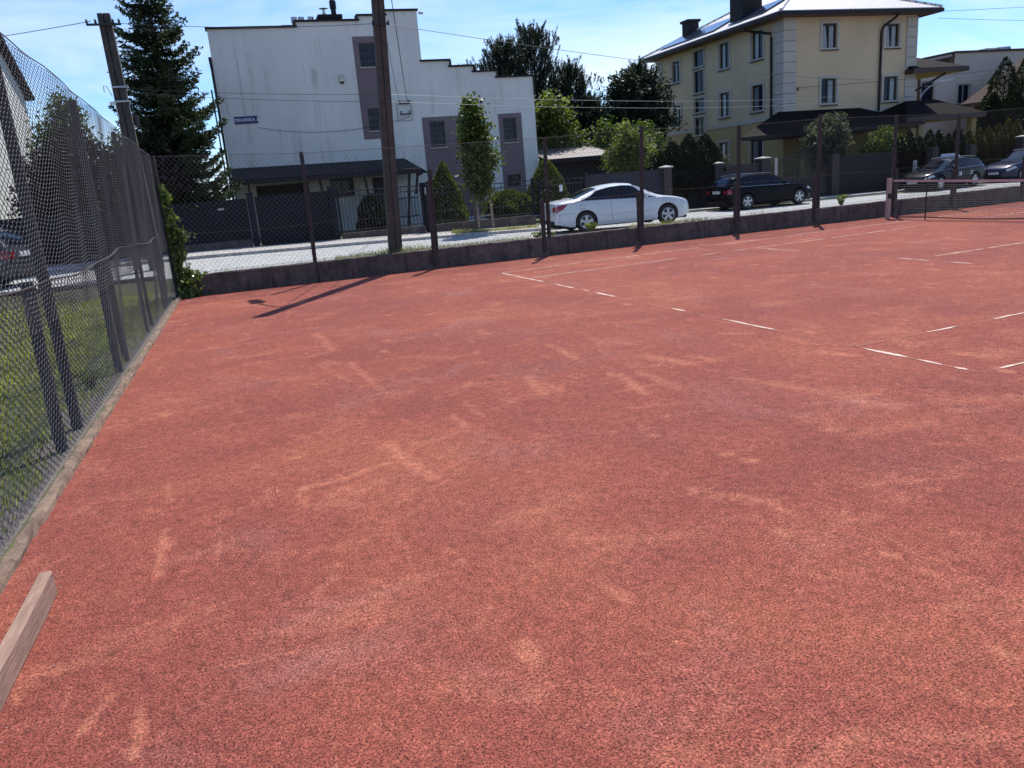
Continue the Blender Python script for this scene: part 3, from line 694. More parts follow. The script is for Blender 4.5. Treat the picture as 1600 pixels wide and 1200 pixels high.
def side_fence():
    t = thing('chain_link_fence', 'tall dark chain link fence beside the lawn on the left', 'fence', (-0.12, -10, 0))
    ys = [-16.8, -13.75, -10.55, -7.31, -4.2, -1.25]
    tops = [3.35, 3.35, 3.35, 3.22, 3.1, 3.0]
    for y, z in zip(ys, tops):
        pw = 0.085 if y < -6 else 0.055
        post_bar(-0.17, y, -0.1, z, pw, pw, (0.0, 0.02), M['postdark'], t)
        post_bar(-0.16, y-0.72, -0.1, 1.42, pw, pw, (0.0, 0.12), M['postdark'], t, 'stub_post')
    post_bar(-0.05, -0.03, 0, 2.95, 0.09, 0.09, (0, 0), M['rust'], t)
    tz = lambda y: np.interp(y, [-18, -10.5, -7.31, -4.2, 0], [3.42, 3.37, 3.25, 3.09, 2.94])
    sag = lambda y: 0.015*np.sin(y*2.03+0.5)
    def bow(s, z):
        return 0.020*np.sin(s*1.35+0.3)*np.sin(np.clip(z, 0, 3)*1.05) + 0.010*np.sin(s*3.1+z*1.9) + 0.004*np.sin(s*6.3+z*4.1)
    def upper(s, z):
        y = -s; f_ = (z-1.05)/(3.2-1.05)
        zz = 1.05 + f_*(tz(y)-1.05+sag(y)*0.6) + 0.012*np.sin(s*6)
        P = np.stack([-0.085+bow(s, z), y, zz], -1); N = np.zeros_like(P); N[..., 0] = 1
        return P, N
    def lower(s, z):
        y = -s; zz = z + (0.035*np.sin(s*1.05+1.1)+0.010*np.sin(s*3.1))*np.clip(z/1.3, 0, 1)
        P = np.stack([-0.09+bow(s+2, z*1.4)*np.clip((z)/0.5, 0, 1), y, zz], -1); N = np.zeros_like(P); N[..., 0] = 1
        return P, N
    V, F = chainlink(upper, 330, 0.051, 1.05, 3.2, 0.033, 0.0028, 0.004, 4, True)
    mesh_obj('upper_wire_mesh', V, F, M['mesh'], t)
    V, F = chainlink(lower, 305, 0.055, 0.06, 1.40, 0.037, 0.0028, 0.004, 4, True)
    mesh_obj('lower_wire_mesh', V, F, M['mesh'], t)
    mb = MB(); mb.tube([(-0.075+float(bow(-y, 3.1)), y, float(tz(y)+sag(y)*0.6)) for y in np.arange(-16.6, 0.05, 0.25)], 0.006, 5); mb.build('top_wire', M['mesh'], t)
    mb = MB(); mb.tube([(-0.07+float(bow(-y+2, 1.9)), y, 1.385+0.035*math.sin(-y*1.05+1.1)+0.010*math.sin(-y*3.1)) for y in np.arange(-16.4, 0.05, 0.2)], 0.0075, 5); mb.build('middle_wire', M['rust'], t)
side_fence()

# ------------------------------------------------------------------ tennis net
def net():
    t = thing('tennis_net', 'black tennis net with stained white tape across the court', 'net', court(11.885, 0.95))
    a = Vector(court(11.885, 0.82)); b = Vector(court(11.885, -11.8)); d = (b-a); Ln = d.length; d.normalize()
    hz = lambda s: 1.04 - 0.12*math.sin(math.pi*min(1, s/Ln))**1.0
    p = Vector((-d.y, d.x, 0))
    nV = int(Ln/0.046); nH = 20
    mb = MB()
    for i in range(nV+1):
        s = Ln*i/nV; q = a+d*s; h = hz(s)-0.03
        mb.add([q+p*0.002-d*0.0036+Vector((0,0,0.05)), q-p*0.002+d*0.0036+Vector((0,0,0.05)), q-p*0.002+d*0.0036+Vector((0,0,h)), q+p*0.002-d*0.0036+Vector((0,0,h))], [(0,1,2,3)])
    for k in range(nH+1):
        pts = [(a+d*(Ln*i/30))+Vector((0,0,0.05+(hz(Ln*i/30)-0.08)*k/nH)) for i in range(31)]
        mb.tube(pts, 0.0036, 3, False)
    mb.build('net_cords', M['netblack'], t)
    mb = MB(); prev = None; V = []; F = []
    for i in range(41):
        s = Ln*i/40; q = a+d*s; h = hz(s)
        V += [q+p*0.012+Vector((0,0,h-0.055)), q+p*0.014+Vector((0,0,h)), q-p*0.014+Vector((0,0,h+0.002)), q-p*0.012+Vector((0,0,h-0.055))]
    for i in range(40):
        for k in range(4): F.append((i*4+k, i*4+(k+1)%4, (i+1)*4+(k+1)%4, (i+1)*4+k))
    mesh_obj('net_tape', V, F, M['tape'], t)
    mb = MB(); mb.tube([(a+d*(Ln*i/30))+Vector((0,0,0.05+0.012*math.sin(i*0.8))) for i in range(31)], 0.016, 5); mb.build('bottom_band', M['netblack'], t)
    mb = MB(); mb.tube([a+Vector((0,0,0.04)), a+Vector((0,0,1.02))], 0.018, 6); mb.build('side_band', M['netblack'], t)
    for yy, nm in ((0.99, 0), (-11.95, 1)):
        q = Vector(court(11.885, yy)); mb = MB()
        mb.bar(q+Vector((0.0,0,-0.02)), q+Vector((0.035,0,1.07)), 0.095, 0.095); mb.box(q.x-0.02, q.x+0.09, q.y-0.055, q.y+0.055, 1.07, 1.082)
        po = mb.build('net_post', M['netpost'], t)
        m2 = MB(); m2.box(q.x-0.05, q.x+0.06, q.y-0.075, q.y-0.05, 0.55, 0.68); m2.tube([(q.x, q.y-0.1, 0.61), (q.x+0.05, q.y-0.1, 0.56)], 0.012, 6); m2.build('winder', M['iron'], po)
    q = Vector(court(11.885, -0.225)); mb = MB(); mb.tube([q+Vector((0,0,0)), q+Vector((0.01,0,1.07))], 0.017, 7)
    tag(mb.build('singles_stick', M['polegrey'], origin=tuple(q)), 'thin grey stick propping up the net tape near the post', 'net stick')
net()

# ------------------------------------------------------------------ utility poles and wires
def plank_pole(x, y, z0, z1, wx, wy, taper, mat, t, lean=(0,0)):
    """two flat webs with a groove between: a prefabricated double pole"""
    mb = MB()
    top = (x+lean[0], y+lean[1], z1)
    V = []; F = []
    prof = [(-.5,-.5),(-.08,-.5),(-.06,-.36),(.02,-.36),(.04,-.5),(.5,-.5),(.5,.5),(-.5,.5)]
    n = 10
    for i in range(n+1):
        f_ = i/n; s = 1-(1-taper)*f_; cx = x+lean[0]*f_; cy = y+lean[1]*f_
        for ax, ay in prof: V.append((cx+ax*wx*s, cy+ay*wy*s, z0+(z1-z0)*f_))
    m = len(prof)
    for i in range(n):
        for k in range(m): F.append((i*m+k, i*m+(k+1)%m, (i+1)*m+(k+1)%m, (i+1)*m+k))
    F += [tuple(range(m-1,-1,-1)), tuple(n*m+k for k in range(m))]
    return mesh_obj('shaft', V, F, mat, t)
POLE2 = (4.83, 0.62)
def poles():
    t = thing('utility_pole', 'tall brown utility pole rising behind the low wall in front of the white house', 'utility pole', (POLE2[0], POLE2[1], 0.3))
    plank_pole(*POLE2, 0.0, 9.8, 0.31, 0.22, 0.74, M['pole'], t, (0.45, 0))
    for z, l in ((5.45,0.34),(6.0,0.36)):
        mb = MB(); x = POLE2[0]+0.45*z/9.8
        mb.box(x-l/2, x+l/2, POLE2[1]-0.19, POLE2[1]-0.16, z-0.02, z+0.02)
        o = mb.build('bracket', M['iron'], t)
        for sx_ in (-1, 1):
            m2 = MB(); m2.lathe((x+sx_*(l/2), POLE2[1]-0.18, z-0.03), [(0.02,0),(0.03,0.03),(0.02,0.05),(0.03,0.08),(0.015,0.1)], 8); m2.build('insulator', M['iron'], o)
    mb = MB(); X, Y = POLE2[0]+0.4, POLE2[1]
    pts = [(X, Y+0.1, 8.3), (X-0.05, Y+0.5, 8.75), (X-0.15, Y+1.1, 9.0), (X-0.22, Y+1.5, 9.03)]
    mb.tube(pts, 0.03, 6); arm = mb.build('lamp_arm', M['steel'], t)
    mb = MB(); mb.bar(pts[-1], (X-0.32, Y+2.15, 9.06), 0.26, 0.14, 0.7); mb.build('lamp_head', M['steel'], t)
    # pole behind the side fence
    t = thing('utility_pole', 'grey utility pole standing behind the left wire fence beside the spruce', 'utility pole', (-0.95, 5.2, 0.2))
    plank_pole(-0.9, 5.2, 0, 6.72, 0.36, 0.30, 0.80, M['polegrey'], t, (-0.1, 0))
    mb = MB(); mb.box(-1.42, -0.62, 5.0, 5.04, 6.42, 6.47); b1 = mb.build('crossarm', M['iron'], t)
    for xx in (-1.4, -1.2, -0.8, -0.66):
        m2 = MB(); m2.lathe((xx, 5.0, 6.47), [(0.02,0),(0.035,0.02),(0.02,0.05),(0.035,0.07),(0.01,0.1)], 8); m2.build('insulator', M['iron'], b1)
    for z in (4.62, 4.97):
        mb = MB(); mb.box(-1.13, -0.78, 5.03, 5.41, z-0.02, z+0.02); mb.build('steel_band', M['steel'], t)
    mb = MB(); mb.box(-1.24, -1.1, 5.0, 5.1, 4.55, 4.62); mb.tube([(-1.15,5.05,4.75),(-1.25,5.05,5.0),(-1.32,5.05,5.0),(-1.32,5.05,4.85)], 0.012, 5)
    mb.tube([(-1.12,5.05,4.55),(-1.1,5.05,4.2),(-1.16,5.05,4.1)], 0.012, 5); mb.build('cable_clamp', M['plastic'], t)
    mb = MB(); mb.box(-0.74, -0.66, 5.1, 5.25, 4.0, 4.28); mb.build('junction_box', M['iron'], t)
poles()
def wire(a, b, sag, label, mat='cable', r_=0.010, group='overhead wires'):
    a = Vector(a); b = Vector(b); n = 24; mb = MB()
    pts = [a + (b-a)*(i/n) - Vector((0,0,sag*4*(i/n)*(1-i/n))) for i in range(n+1)]
    mb.tube(pts, r_, 4); tag(mb.build('overhead_wire', M[mat], origin=tuple((a+b)/2)), label, 'wire', group)
P2 = lambda z: (POLE2[0]+0.45*z/9.8, POLE2[1]-0.14, z)
wire((-1.0,5.05,6.5), P2(5.47), 0.10, 'thin wire from the grey pole beside the spruce to the brown pole', 'cable', 0.006)
wire(P2(5.47), (45.3,25.4,6.1), 0.45, 'thin wire running from the brown pole over the stepped roof to the right', 'cable', 0.007)
wire((-1.0,5.05,4.95), P2(3.98), 0.06, 'upper of two low cables between the grey pole and the brown pole', 'cable', 0.005)
wire((-1.0,5.05,4.85), P2(3.82), 0.06, 'lower of two low cables between the grey pole and the brown pole', 'cable', 0.005)
wire(P2(3.98), (45.3,25.4,5.6), 0.45, 'upper of two pale cables running right from the brown pole past the street tree', 'cablelight', 0.005)
wire(P2(3.82), (45.3,25.4,5.35), 0.5, 'lower of two pale cables running right from the brown pole past the street tree', 'cablelight', 0.005)
wire(P2(9.2), (8.95,16.9,5.35), 0.25, 'dark service cable dropping from the brown pole to the wall bracket', 'cable', 0.012)
wire(P2(6.1), (8.6,16.9,5.4), 0.2, 'second thinner cable dropping to the wall bracket beside the pole', 'cable', 0.007)
wire((2.65,16.9,4.75), (9.0,16.9,4.85), 0.38, 'slack thin cable hanging across the white facade under the street sign', 'cable', 0.008)
wire((-1.3,5.0,6.52), (-14,7.5,6.0), 0.25, 'thin wire leaving the grey pole to the left', 'cable', 0.008)
wire((30.9,19.4,5.4), (60,10.5,6.6), 0.4, 'thin wire from the yellow wall insulator to the right', 'cable', 0.010)
wire((39.7,18.8,8.95), (75,16,10.2), 0.3, 'upper thin wire leaving the yellow house eave to the right', 'cable', 0.010)
wire((39.7,18.8,8.6), (75,14,7.2), 0.3, 'lower thin wire leaving the yellow house eave to the right', 'cable', 0.010)
wire((45.3,25.4,6.0), (80,24,8.6), 0.4, 'upper of three wires from the wooden lamp post to the right', 'cablelight', 0.010)
wire((45.3,25.4,5.8), (80,24,7.9), 0.4, 'middle of three wires from the wooden lamp post to the right', 'cablelight', 0.010)
wire((45.3,25.4,5.6), (80,24,7.3), 0.4, 'lowest of three wires from the wooden lamp post to the right', 'cablelight', 0.010)

# ------------------------------------------------------------------ building helpers
def facade(name, o, u, n_in, width, top, holes, mat, parent, z0=0.0, thick=0.3, topbreaks=()):
    """wall sheet with real openings and reveals; o base point, u along, n_in inward; top(s) height"""
    o = Vector(o); u = Vector(u); n_in = Vector(n_in)
    ss = sorted(set([0, width] + [h[0] for h in holes] + [h[1] for h in holes] + list(topbreaks)))
    V = []; F = []
    def P(s, z, d=0.0): V.append(o + u*s + n_in*d + Vector((0,0,z))); return len(V)-1
    for s0, s1 in zip(ss[:-1], ss[1:]):
        if s1-s0 < 1e-5: continue
        sm = (s0+s1)/2; ht = top(sm)
        zz = sorted(set([z0, ht] + [z for h in holes for z in h[2:4] if h[0]-1e-6 <= sm <= h[1]+1e-6 and z < ht]))
        for a, b in zip(zz[:-1], zz[1:]):
            zm = (a+b)/2
            if any(h[0] < sm < h[1] and h[2] < zm < h[3] for h in holes): continue
            q = (P(s0,a), P(s1,a), P(s1,b), P(s0,b)); F.append(q)
    for h in holes:
        d = h[4] if len(h) > 4 else thick
        a = [P(h[0],h[2]), P(h[1],h[2]), P(h[1],h[3]), P(h[0],h[3])]; b = [P(h[0],h[2],d), P(h[1],h[2],d), P(h[1],h[3],d), P(h[0],h[3],d)]
        for i in range(4): F.append((a[i], a[(i+1)%4], b[(i+1)%4], b[i]))
    return mesh_obj(name, V, F, mat, parent)
def ubox(mb, o, u, n_out, s0, s1, z0, z1, d0, d1):
    """box on a facade: along u from s0..s1, heights z0..z1, from d0 to d1 outward"""
    o = Vector(o); u = Vector(u); n = Vector(n_out)
    V = [o+u*s+n*d+Vector((0,0,z)) for z in (z0,z1) for s, d in ((s0,d0),(s1,d0),(s1,d1),(s0,d1))]
    return mb.add(V, [(0,3,2,1),(4,5,6,7),(0,1,5,4),(1,2,6,5),(2,3,7,6),(3,0,4,7)])
def ring(mb, o, u, n, s0, s1, z0, z1, wd, d0, d1):
    ubox(mb,o,u,n,s0,s0+wd,z0,z1,d0,d1); ubox(mb,o,u,n,s1-wd,s1,z0,z1,d0,d1)
    ubox(mb,o,u,n,s0+wd,s1-wd,z0,z0+wd,d0,d1); ubox(mb,o,u,n,s0+wd,s1-wd,z1-wd,z1,d0,d1)
def window(parent, o, u, n, s0, s1, z0, z1, depth, frame='frame', wd=0.06, mull=(), curtain=0.0, sill='coping', grille=False, trim=0.0, tilt=False):
    mb = MB(); ring(mb, o, u, n, s0+0.003, s1-0.003, z0+0.003, z1-0.003, wd, -depth, -depth+0.06)
    for m_ in mull:
        c = s0+(s1-s0)*m_; ubox(mb, o, u, n, c-wd*0.5, c+wd*0.5, z0+wd, z1-wd, -depth+0.004, -depth+0.055)
    f = mb.build('window', M[frame], parent)
    mb = MB(); ubox(mb, o, u, n, s0+0.02, s1-0.02, z0+0.02, z1-0.02, -depth+0.01, -depth+0.02); mb.build('pane', M['pane'], f)
    if curtain:
        mb = MB(); a = s0+wd+0.01; e = s1-wd-0.01; c = (s0+s1)/2
        if tilt:
            p = [Vector(o)+Vector(u)*s+Vector(n)*d+Vector((0,0,z)) for s, z, d in ((a,z0+wd,-depth+0.024),(c-0.03,z0+wd,-depth+0.024),(c-0.03-0.16,z1-wd,-depth+0.024),(a,z1-wd,-depth+0.024))]
            mb.poly(p)
            ubox(mb, o, u, n, c+0.05, e-0.03, z0+wd+0.03, z1-wd-0.04, -depth+0.022, -depth+0.026)
        else:
            ubox(mb, o, u, n, a if curtain > 0.6 else c+0.02, e, z0+wd+0.02, z1-wd-0.02, -depth+0.022, -depth+0.026)
        mb.build('curtain', M['curtain'], f)
    if sill:
        mb = MB(); ubox(mb, o, u, n, s0-0.06-trim*0.2, s1+0.06+trim*0.2, z0-0.05, z0-0.004, -depth+0.06, 0.07+trim*0.3); mb.build('sill', M[sill], f)
    if trim:
        mb = MB(); ring(mb, o, u, n, s0-trim, s1+trim, z0-0.052, z1+trim, trim-0.004, 0.0, 0.05)
        mb.build('surround', M['trim'], f)
    if grille:
        mb = MB(); o_ = Vector(o); u_ = Vector(u); n_ = Vector(n); w_ = s1-s0; h_ = z1-z0
        def P(s, z): return o_+u_*s+n_*(-0.03)+Vector((0,0,z))
        ring(mb, o, u, n, s0+0.01, s1-0.01, z0+0.02, z1-0.02, 0.014, -0.04, -0.025)
        cols, rows = 3, max(2, int(round(3*h_/w_)))
        for i in range(cols):
            for k in range(rows):
                cx = s0+w_*(i+.5)/cols; cz = z0+h_*(k+.5)/rows; rr = min(w_/cols, h_/rows)*0.5
                for rad in (rr, rr*0.55):
                    mb.tube([P(cx+rad*math.cos(a), cz+rad*math.sin(a)) for a in np.linspace(0, 2*math.pi, 13)], 0.005, 3, False)
                for a in (0.785, 2.356):
                    mb.tube([P(cx-rr*1.1*math.cos(a), cz-rr*1.1*math.sin(a)), P(cx+rr*1.1*math.cos(a), cz+rr*1.1*math.sin(a))], 0.0045, 3, False)
        mb.build('grille', M['grille'], f)
    return f
def text_mesh(name, body, size, mat, parent, loc, rot, depth=0.004, align='CENTER'):
    cu = bpy.data.curves.new(name, 'FONT'); cu.body = body; cu.size = size; cu.extrude = depth; cu.align_x = align; cu.align_y = 'CENTER'
    cu.offset = size*0.018
    tmp = bpy.data.objects.new('tmp_text', cu); COL.objects.link(tmp)
    dg = bpy.context.evaluated_depsgraph_get(); me = bpy.data.meshes.new_from_object(tmp.evaluated_get(dg))
    bpy.data.objects.remove(tmp)
    me.materials.clear(); me.materials.append(mat); me.name = name
    o = bpy.data.objects.new(name, me); COL.objects.link(o); o.parent = parent
    og = root_origin(parent)
    lc = Vector(loc)
    if og is not None: lc = lc - og
    o.location = lc; o.rotation_euler = rot
    return o

# ------------------------------------------------------------------ white stepped house
def white_house():
    X0, X1, YF = 1.3, 14.8, 17.0; G = 0.28
    t = thing('white_house', 'white stained house with stepped roofline, mauve window strips and a blue street sign', 'house', (8, 22, G))
    o = (X0, YF, 0); u = (1,0,0); nin = (0,1,0); n = (0,-1,0)
    steps = [(1.3,8.52),(4.72,8.72),(7.27,8.90),(8.42,9.07),(9.78,7.05),(11.0,6.79),(12.05,6.54),(13.1,6.27),(14.8,6.27)]
    def top(s):
        x = s+X0
        for (a, z), (b, _) in zip(steps[:-1], steps[1:]):
            if a <= x < b: return z
        return steps[-1][1]
    # openings (absolute x, z)
    W1 = (7.15,8.05,6.92,7.88); W2 = (7.2,7.98,4.36,5.27); W3 = (9.82,10.52,3.5,4.6); W4 = (11.05,11.75,3.52,4.6); W5 = (13.22,13.86,3.5,4.56); W6 = (13.22,13.92,1.55,2.08)
    GA = (2.2,4.35,0.35,2.45); W7 = (5.25,6.25,1.7,2.5); DR = (7.05,7.95,0.35,2.42)
    panels = [(6.93,8.2,4.02,8.12), (9.52,12.05,0.4,4.78), (13.02,14.12,0.4,4.75)]
    hol = [W1,W2,W3,W4,W5,W6,GA,W7,DR]
    facade('wall', o, u, nin, X1-X0, top, [(h[0]-X0,h[1]-X0,h[2],h[3],0.2) for h in hol], M['white'], t, z0=0.1, topbreaks=[s[0]-X0 for s in steps])
    mb = MB()
    # side and back walls following the steps, flat roofs between
    mb.box(X0+0.01, X0+0.3, YF+0.01, YF+10, 0.1, 8.5); mb.build('side_wall', M['white'], t)
    mb = MB()
    for (a, z), (b, _) in zip(steps[:-1], steps[1:]):
        mb.box(a+0.31 if a < 2 else a+0.001, b-0.001, YF+0.32, YF+9.9, 0.2, z-0.35)
    mb.build('roof', M['coping'], t)
    # purple strips as 4 mm render coats with their own openings
    for p in panels:
        hs = [(h[0]-p[0], h[1]-p[0], h[2], h[3], 0.02) for h in hol if p[0] < (h[0]+h[1])/2 < p[1] and p[2] < h[3] and h[2] < p[3]]
        facade('mauve_strip', (p[0], YF-0.012, 0), u, nin, p[1]-p[0], lambda s, q=p: q[3], hs, M['purple'], t, z0=p[2])
    mb = MB(); prev = None
    for (a, z), (b, _) in zip(steps[:-1], steps[1:]):
        mb.box(a-0.07, b+0.05, YF-0.09, YF+0.42, z+0.001, z+0.075)
        if prev is not None:
            if prev < z: mb.box(a-0.075, a-0.002, YF-0.085, YF+0.4, prev+0.076, z+0.0)
            elif prev-z < 1: mb.box(a+0.002, a+0.07, YF-0.085, YF+0.4, z+0.076, prev+0.0)
        prev = z
    mb.box(14.802, 14.87, YF-0.08, YF+0.4, 5.5, 6.27)
    mb.build('coping', M['coping'], t)
    mb = MB(); mb.box(X0-0.12, X0-0.004, YF-0.06, YF+10, 7.3, 7.5); mb.build('side_gutter', M['coping'], t)
    mb = MB(); mb.tube([(X0-0.05,YF-0.03,7.3),(X0-0.06,YF-0.03,0.4)], 0.05, 8); mb.tube([(X0-0.2,YF+0.1,6.3),(X0-0.2,YF+0.1,0.4)], 0.03, 6); mb.build('downpipe', M['coping'], t)
    for w_ in (W1,W2): window(t, o, u, n, w_[0]-X0, w_[1]-X0, w_[2], w_[3], 0.17, 'frame', 0.05, (), sill='trim', grille=True)
    for w_ in (W3,W4,W5): window(t, o, u, n, w_[0]-X0, w_[1]-X0, w_[2], w_[3], 0.17, 'frame', 0.05, (), sill='trim', grille=True)
    window(t, o, u, n, W6[0]-X0, W6[1]-X0, W6[2], W6[3], 0.17, 'frame', 0.06, (), sill='')
    window(t, o, u, n, W7[0]-X0, W7[1]-X0, W7[2], W7[3], 0.17, 'frame', 0.06, (0.5,), sill='')
    mb = MB(); ubox(mb, o, u, n, GA[0]-X0+.002, GA[1]-X0-.002, GA[2], GA[3], -0.19, -0.15)
    for k in range(5): ubox(mb, o, u, n, GA[0]-X0+.02, GA[1]-X0-.02, GA[2]+0.06+k*0.41, GA[2]+0.41+k*0.41, -0.149, -0.13)
    mb.build('garage_door', M['garage'], t)
    mb = MB(); ubox(mb, o, u, n, DR[0]-X0+.002, DR[1]-X0-.002, DR[2], DR[3], -0.18, -0.12)
    for k in range(2): ubox(mb, o, u, n, DR[0]-X0+.12, DR[1]-X0-.12, DR[2]+0.15+k*1.0, DR[2]+0.95+k*0.98, -0.118, -0.10)
    d = mb.build('door', M['door'], t); mb = MB(); ubox(mb, o, u, n, DR[1]-X0-.1, DR[1]-X0-.05, 1.35, 1.5, -0.098, -0.05); mb.build('handle', M['steel'], d)
    # canopy over garage and door
    def slope(y): return 3.2 - (17.0-y)*0.235
    mb = MB(); n_ = 1
    pts = [(1.35,17.0,3.22),(8.55,17.0,3.14),(8.72,14.5,2.62),(1.35,14.5,2.70)]
    mb.poly(pts, (0,0,-0.07)); mb.poly([(8.56,16.99,3.13),(9.05,16.5,2.55),(8.99,14.6,2.46),(8.725,14.51,2.62)], (0,0,-0.06))
    cp = mb.build('canopy', M['canopy'], t)
    mb = MB(); mb.bar((1.35,14.5,2.58),(8.72,14.5,2.50),0.05,0.16); mb.bar((8.75,14.52,2.46),(9.0,16.5,2.40),0.05,0.14); mb.build('fascia', M['coping'], cp)
    for a, b in (((8.0,14.75,0.3),(8.25,14.7,2.5)), ((8.45,14.75,1.6),(8.6,14.7,2.5)), ((1.9,14.7,0.3),(1.9,14.7,2.6)), ((4.9,14.8,0.3),(4.6,14.7,2.55)), ((6.6,14.8,0.3),(6.4,14.7,2.53))):
        mb = MB(); mb.bar(a, b, 0.09, 0.09); mb.build('canopy_post', M['darkwood'], cp)
    mb = MB(); mb.box(7.6, 8.5, 14.78, 14.82, 1.45, 1.5); mb.box(7.6, 8.5, 14.78, 14.82, 0.7, 0.75)
    for k in range(8): mb.box(7.62+k*0.12, 7.64+k*0.12, 14.79, 14.81, 0.75, 1.45)
    mb.build('porch_rail', M['iron'], cp)
    # roof chimney and vents
    mb = MB(); mb.box(5.95, 6.75, 18.6, 19.3, 8.3, 9.15); mb.box(5.83, 6.87, 18.5, 19.4, 9.15, 9.3); ch = mb.build('chimney', M['brickdark'], t)
    mb = MB(); mb.lathe((6.15,18.9,9.3), [(0.09,0),(0.09,0.12),(0.05,0.12),(0.05,0.28),(0.2,0.3),(0.02,0.36)], 12); mb.build('vent_cap', M['steel'], ch)
    mb = MB(); mb.lathe((6.55,18.75,9.0), [(0.11,0),(0.11,0.55),(0.14,0.56),(0.14,0.85),(0.08,0.95),(0.05,1.02)], 12); mb.build('flue', M['coping'], ch)
    for x, z in ((4.85,8.95),(5.15,8.95),(5.55,8.95)):
        mb = MB(); mb.lathe((x,18.8,8.4), [(0.1,0),(0.1,0.62),(0.13,0.64),(0.13,0.86),(0.02,0.9)], 12); mb.build('roof_vent', M['steel'], t)
    mb = MB(); mb.box(4.2, 4.75, 17.5, 18.6, 8.2, 8.72); mb.build('roof_curb', M['coping'], t)
    mb = MB(); mb.tube([(9.85,17.0,9.0),(10.05,16.95,8.97)], 0.06, 8); mb.build('floodlight', M['plastic'], t)
    # wall lamp box
    mb = MB(); mb.box(6.2, 6.38, YF-0.13, YF-0.001, 6.38, 6.64); lb = mb.build('alarm_box', M['cream'], t)
    mb = MB(); mb.box(6.22, 6.36, YF-0.11, YF-0.02, 6.31, 6.379); mb.build('siren', M['coping'], lb)
    # bracket for the service cables
    for z in (5.38, 4.95):
        mb = MB(); mb.box(8.58, 9.02, YF-0.2, YF-0.17, z-0.03, z+0.02); mb.box(8.6, 8.64, YF-0.2, YF-0.002, z-0.02, z+0.015); mb.box(8.96, 9.0, YF-0.2, YF-0.002, z-0.02, z+0.015)
        for x in (8.6, 8.99): mb.lathe((x, YF-0.185, z-0.06), [(0.02,0.07),(0.04,0.09),(0.02,0.14),(0.04,0.17),(0.01,0.2)], 8)
        mb.build('cable_bracket', M['iron'], t)
    mb = MB(); ring(mb, o, u, n, 8.47-X0, 9.12-X0, 4.68, 5.5, 0.02, 0.0, 0.012); mb.build('bracket_outline', M['grille'], t)
    # street sign
    mb = MB(); mb.box(1.78, 2.70, YF-0.03, YF-0.004, 4.93, 5.22); sg = mb.build('street_sign', M['sign'], t)
    text_mesh('sign_lettering', 'DEKARSKA 3', 0.165, M['signtext'], sg, (2.24, YF-0.034, 5.075), (R(90),0,0), 0.002)
    return t
white_house()

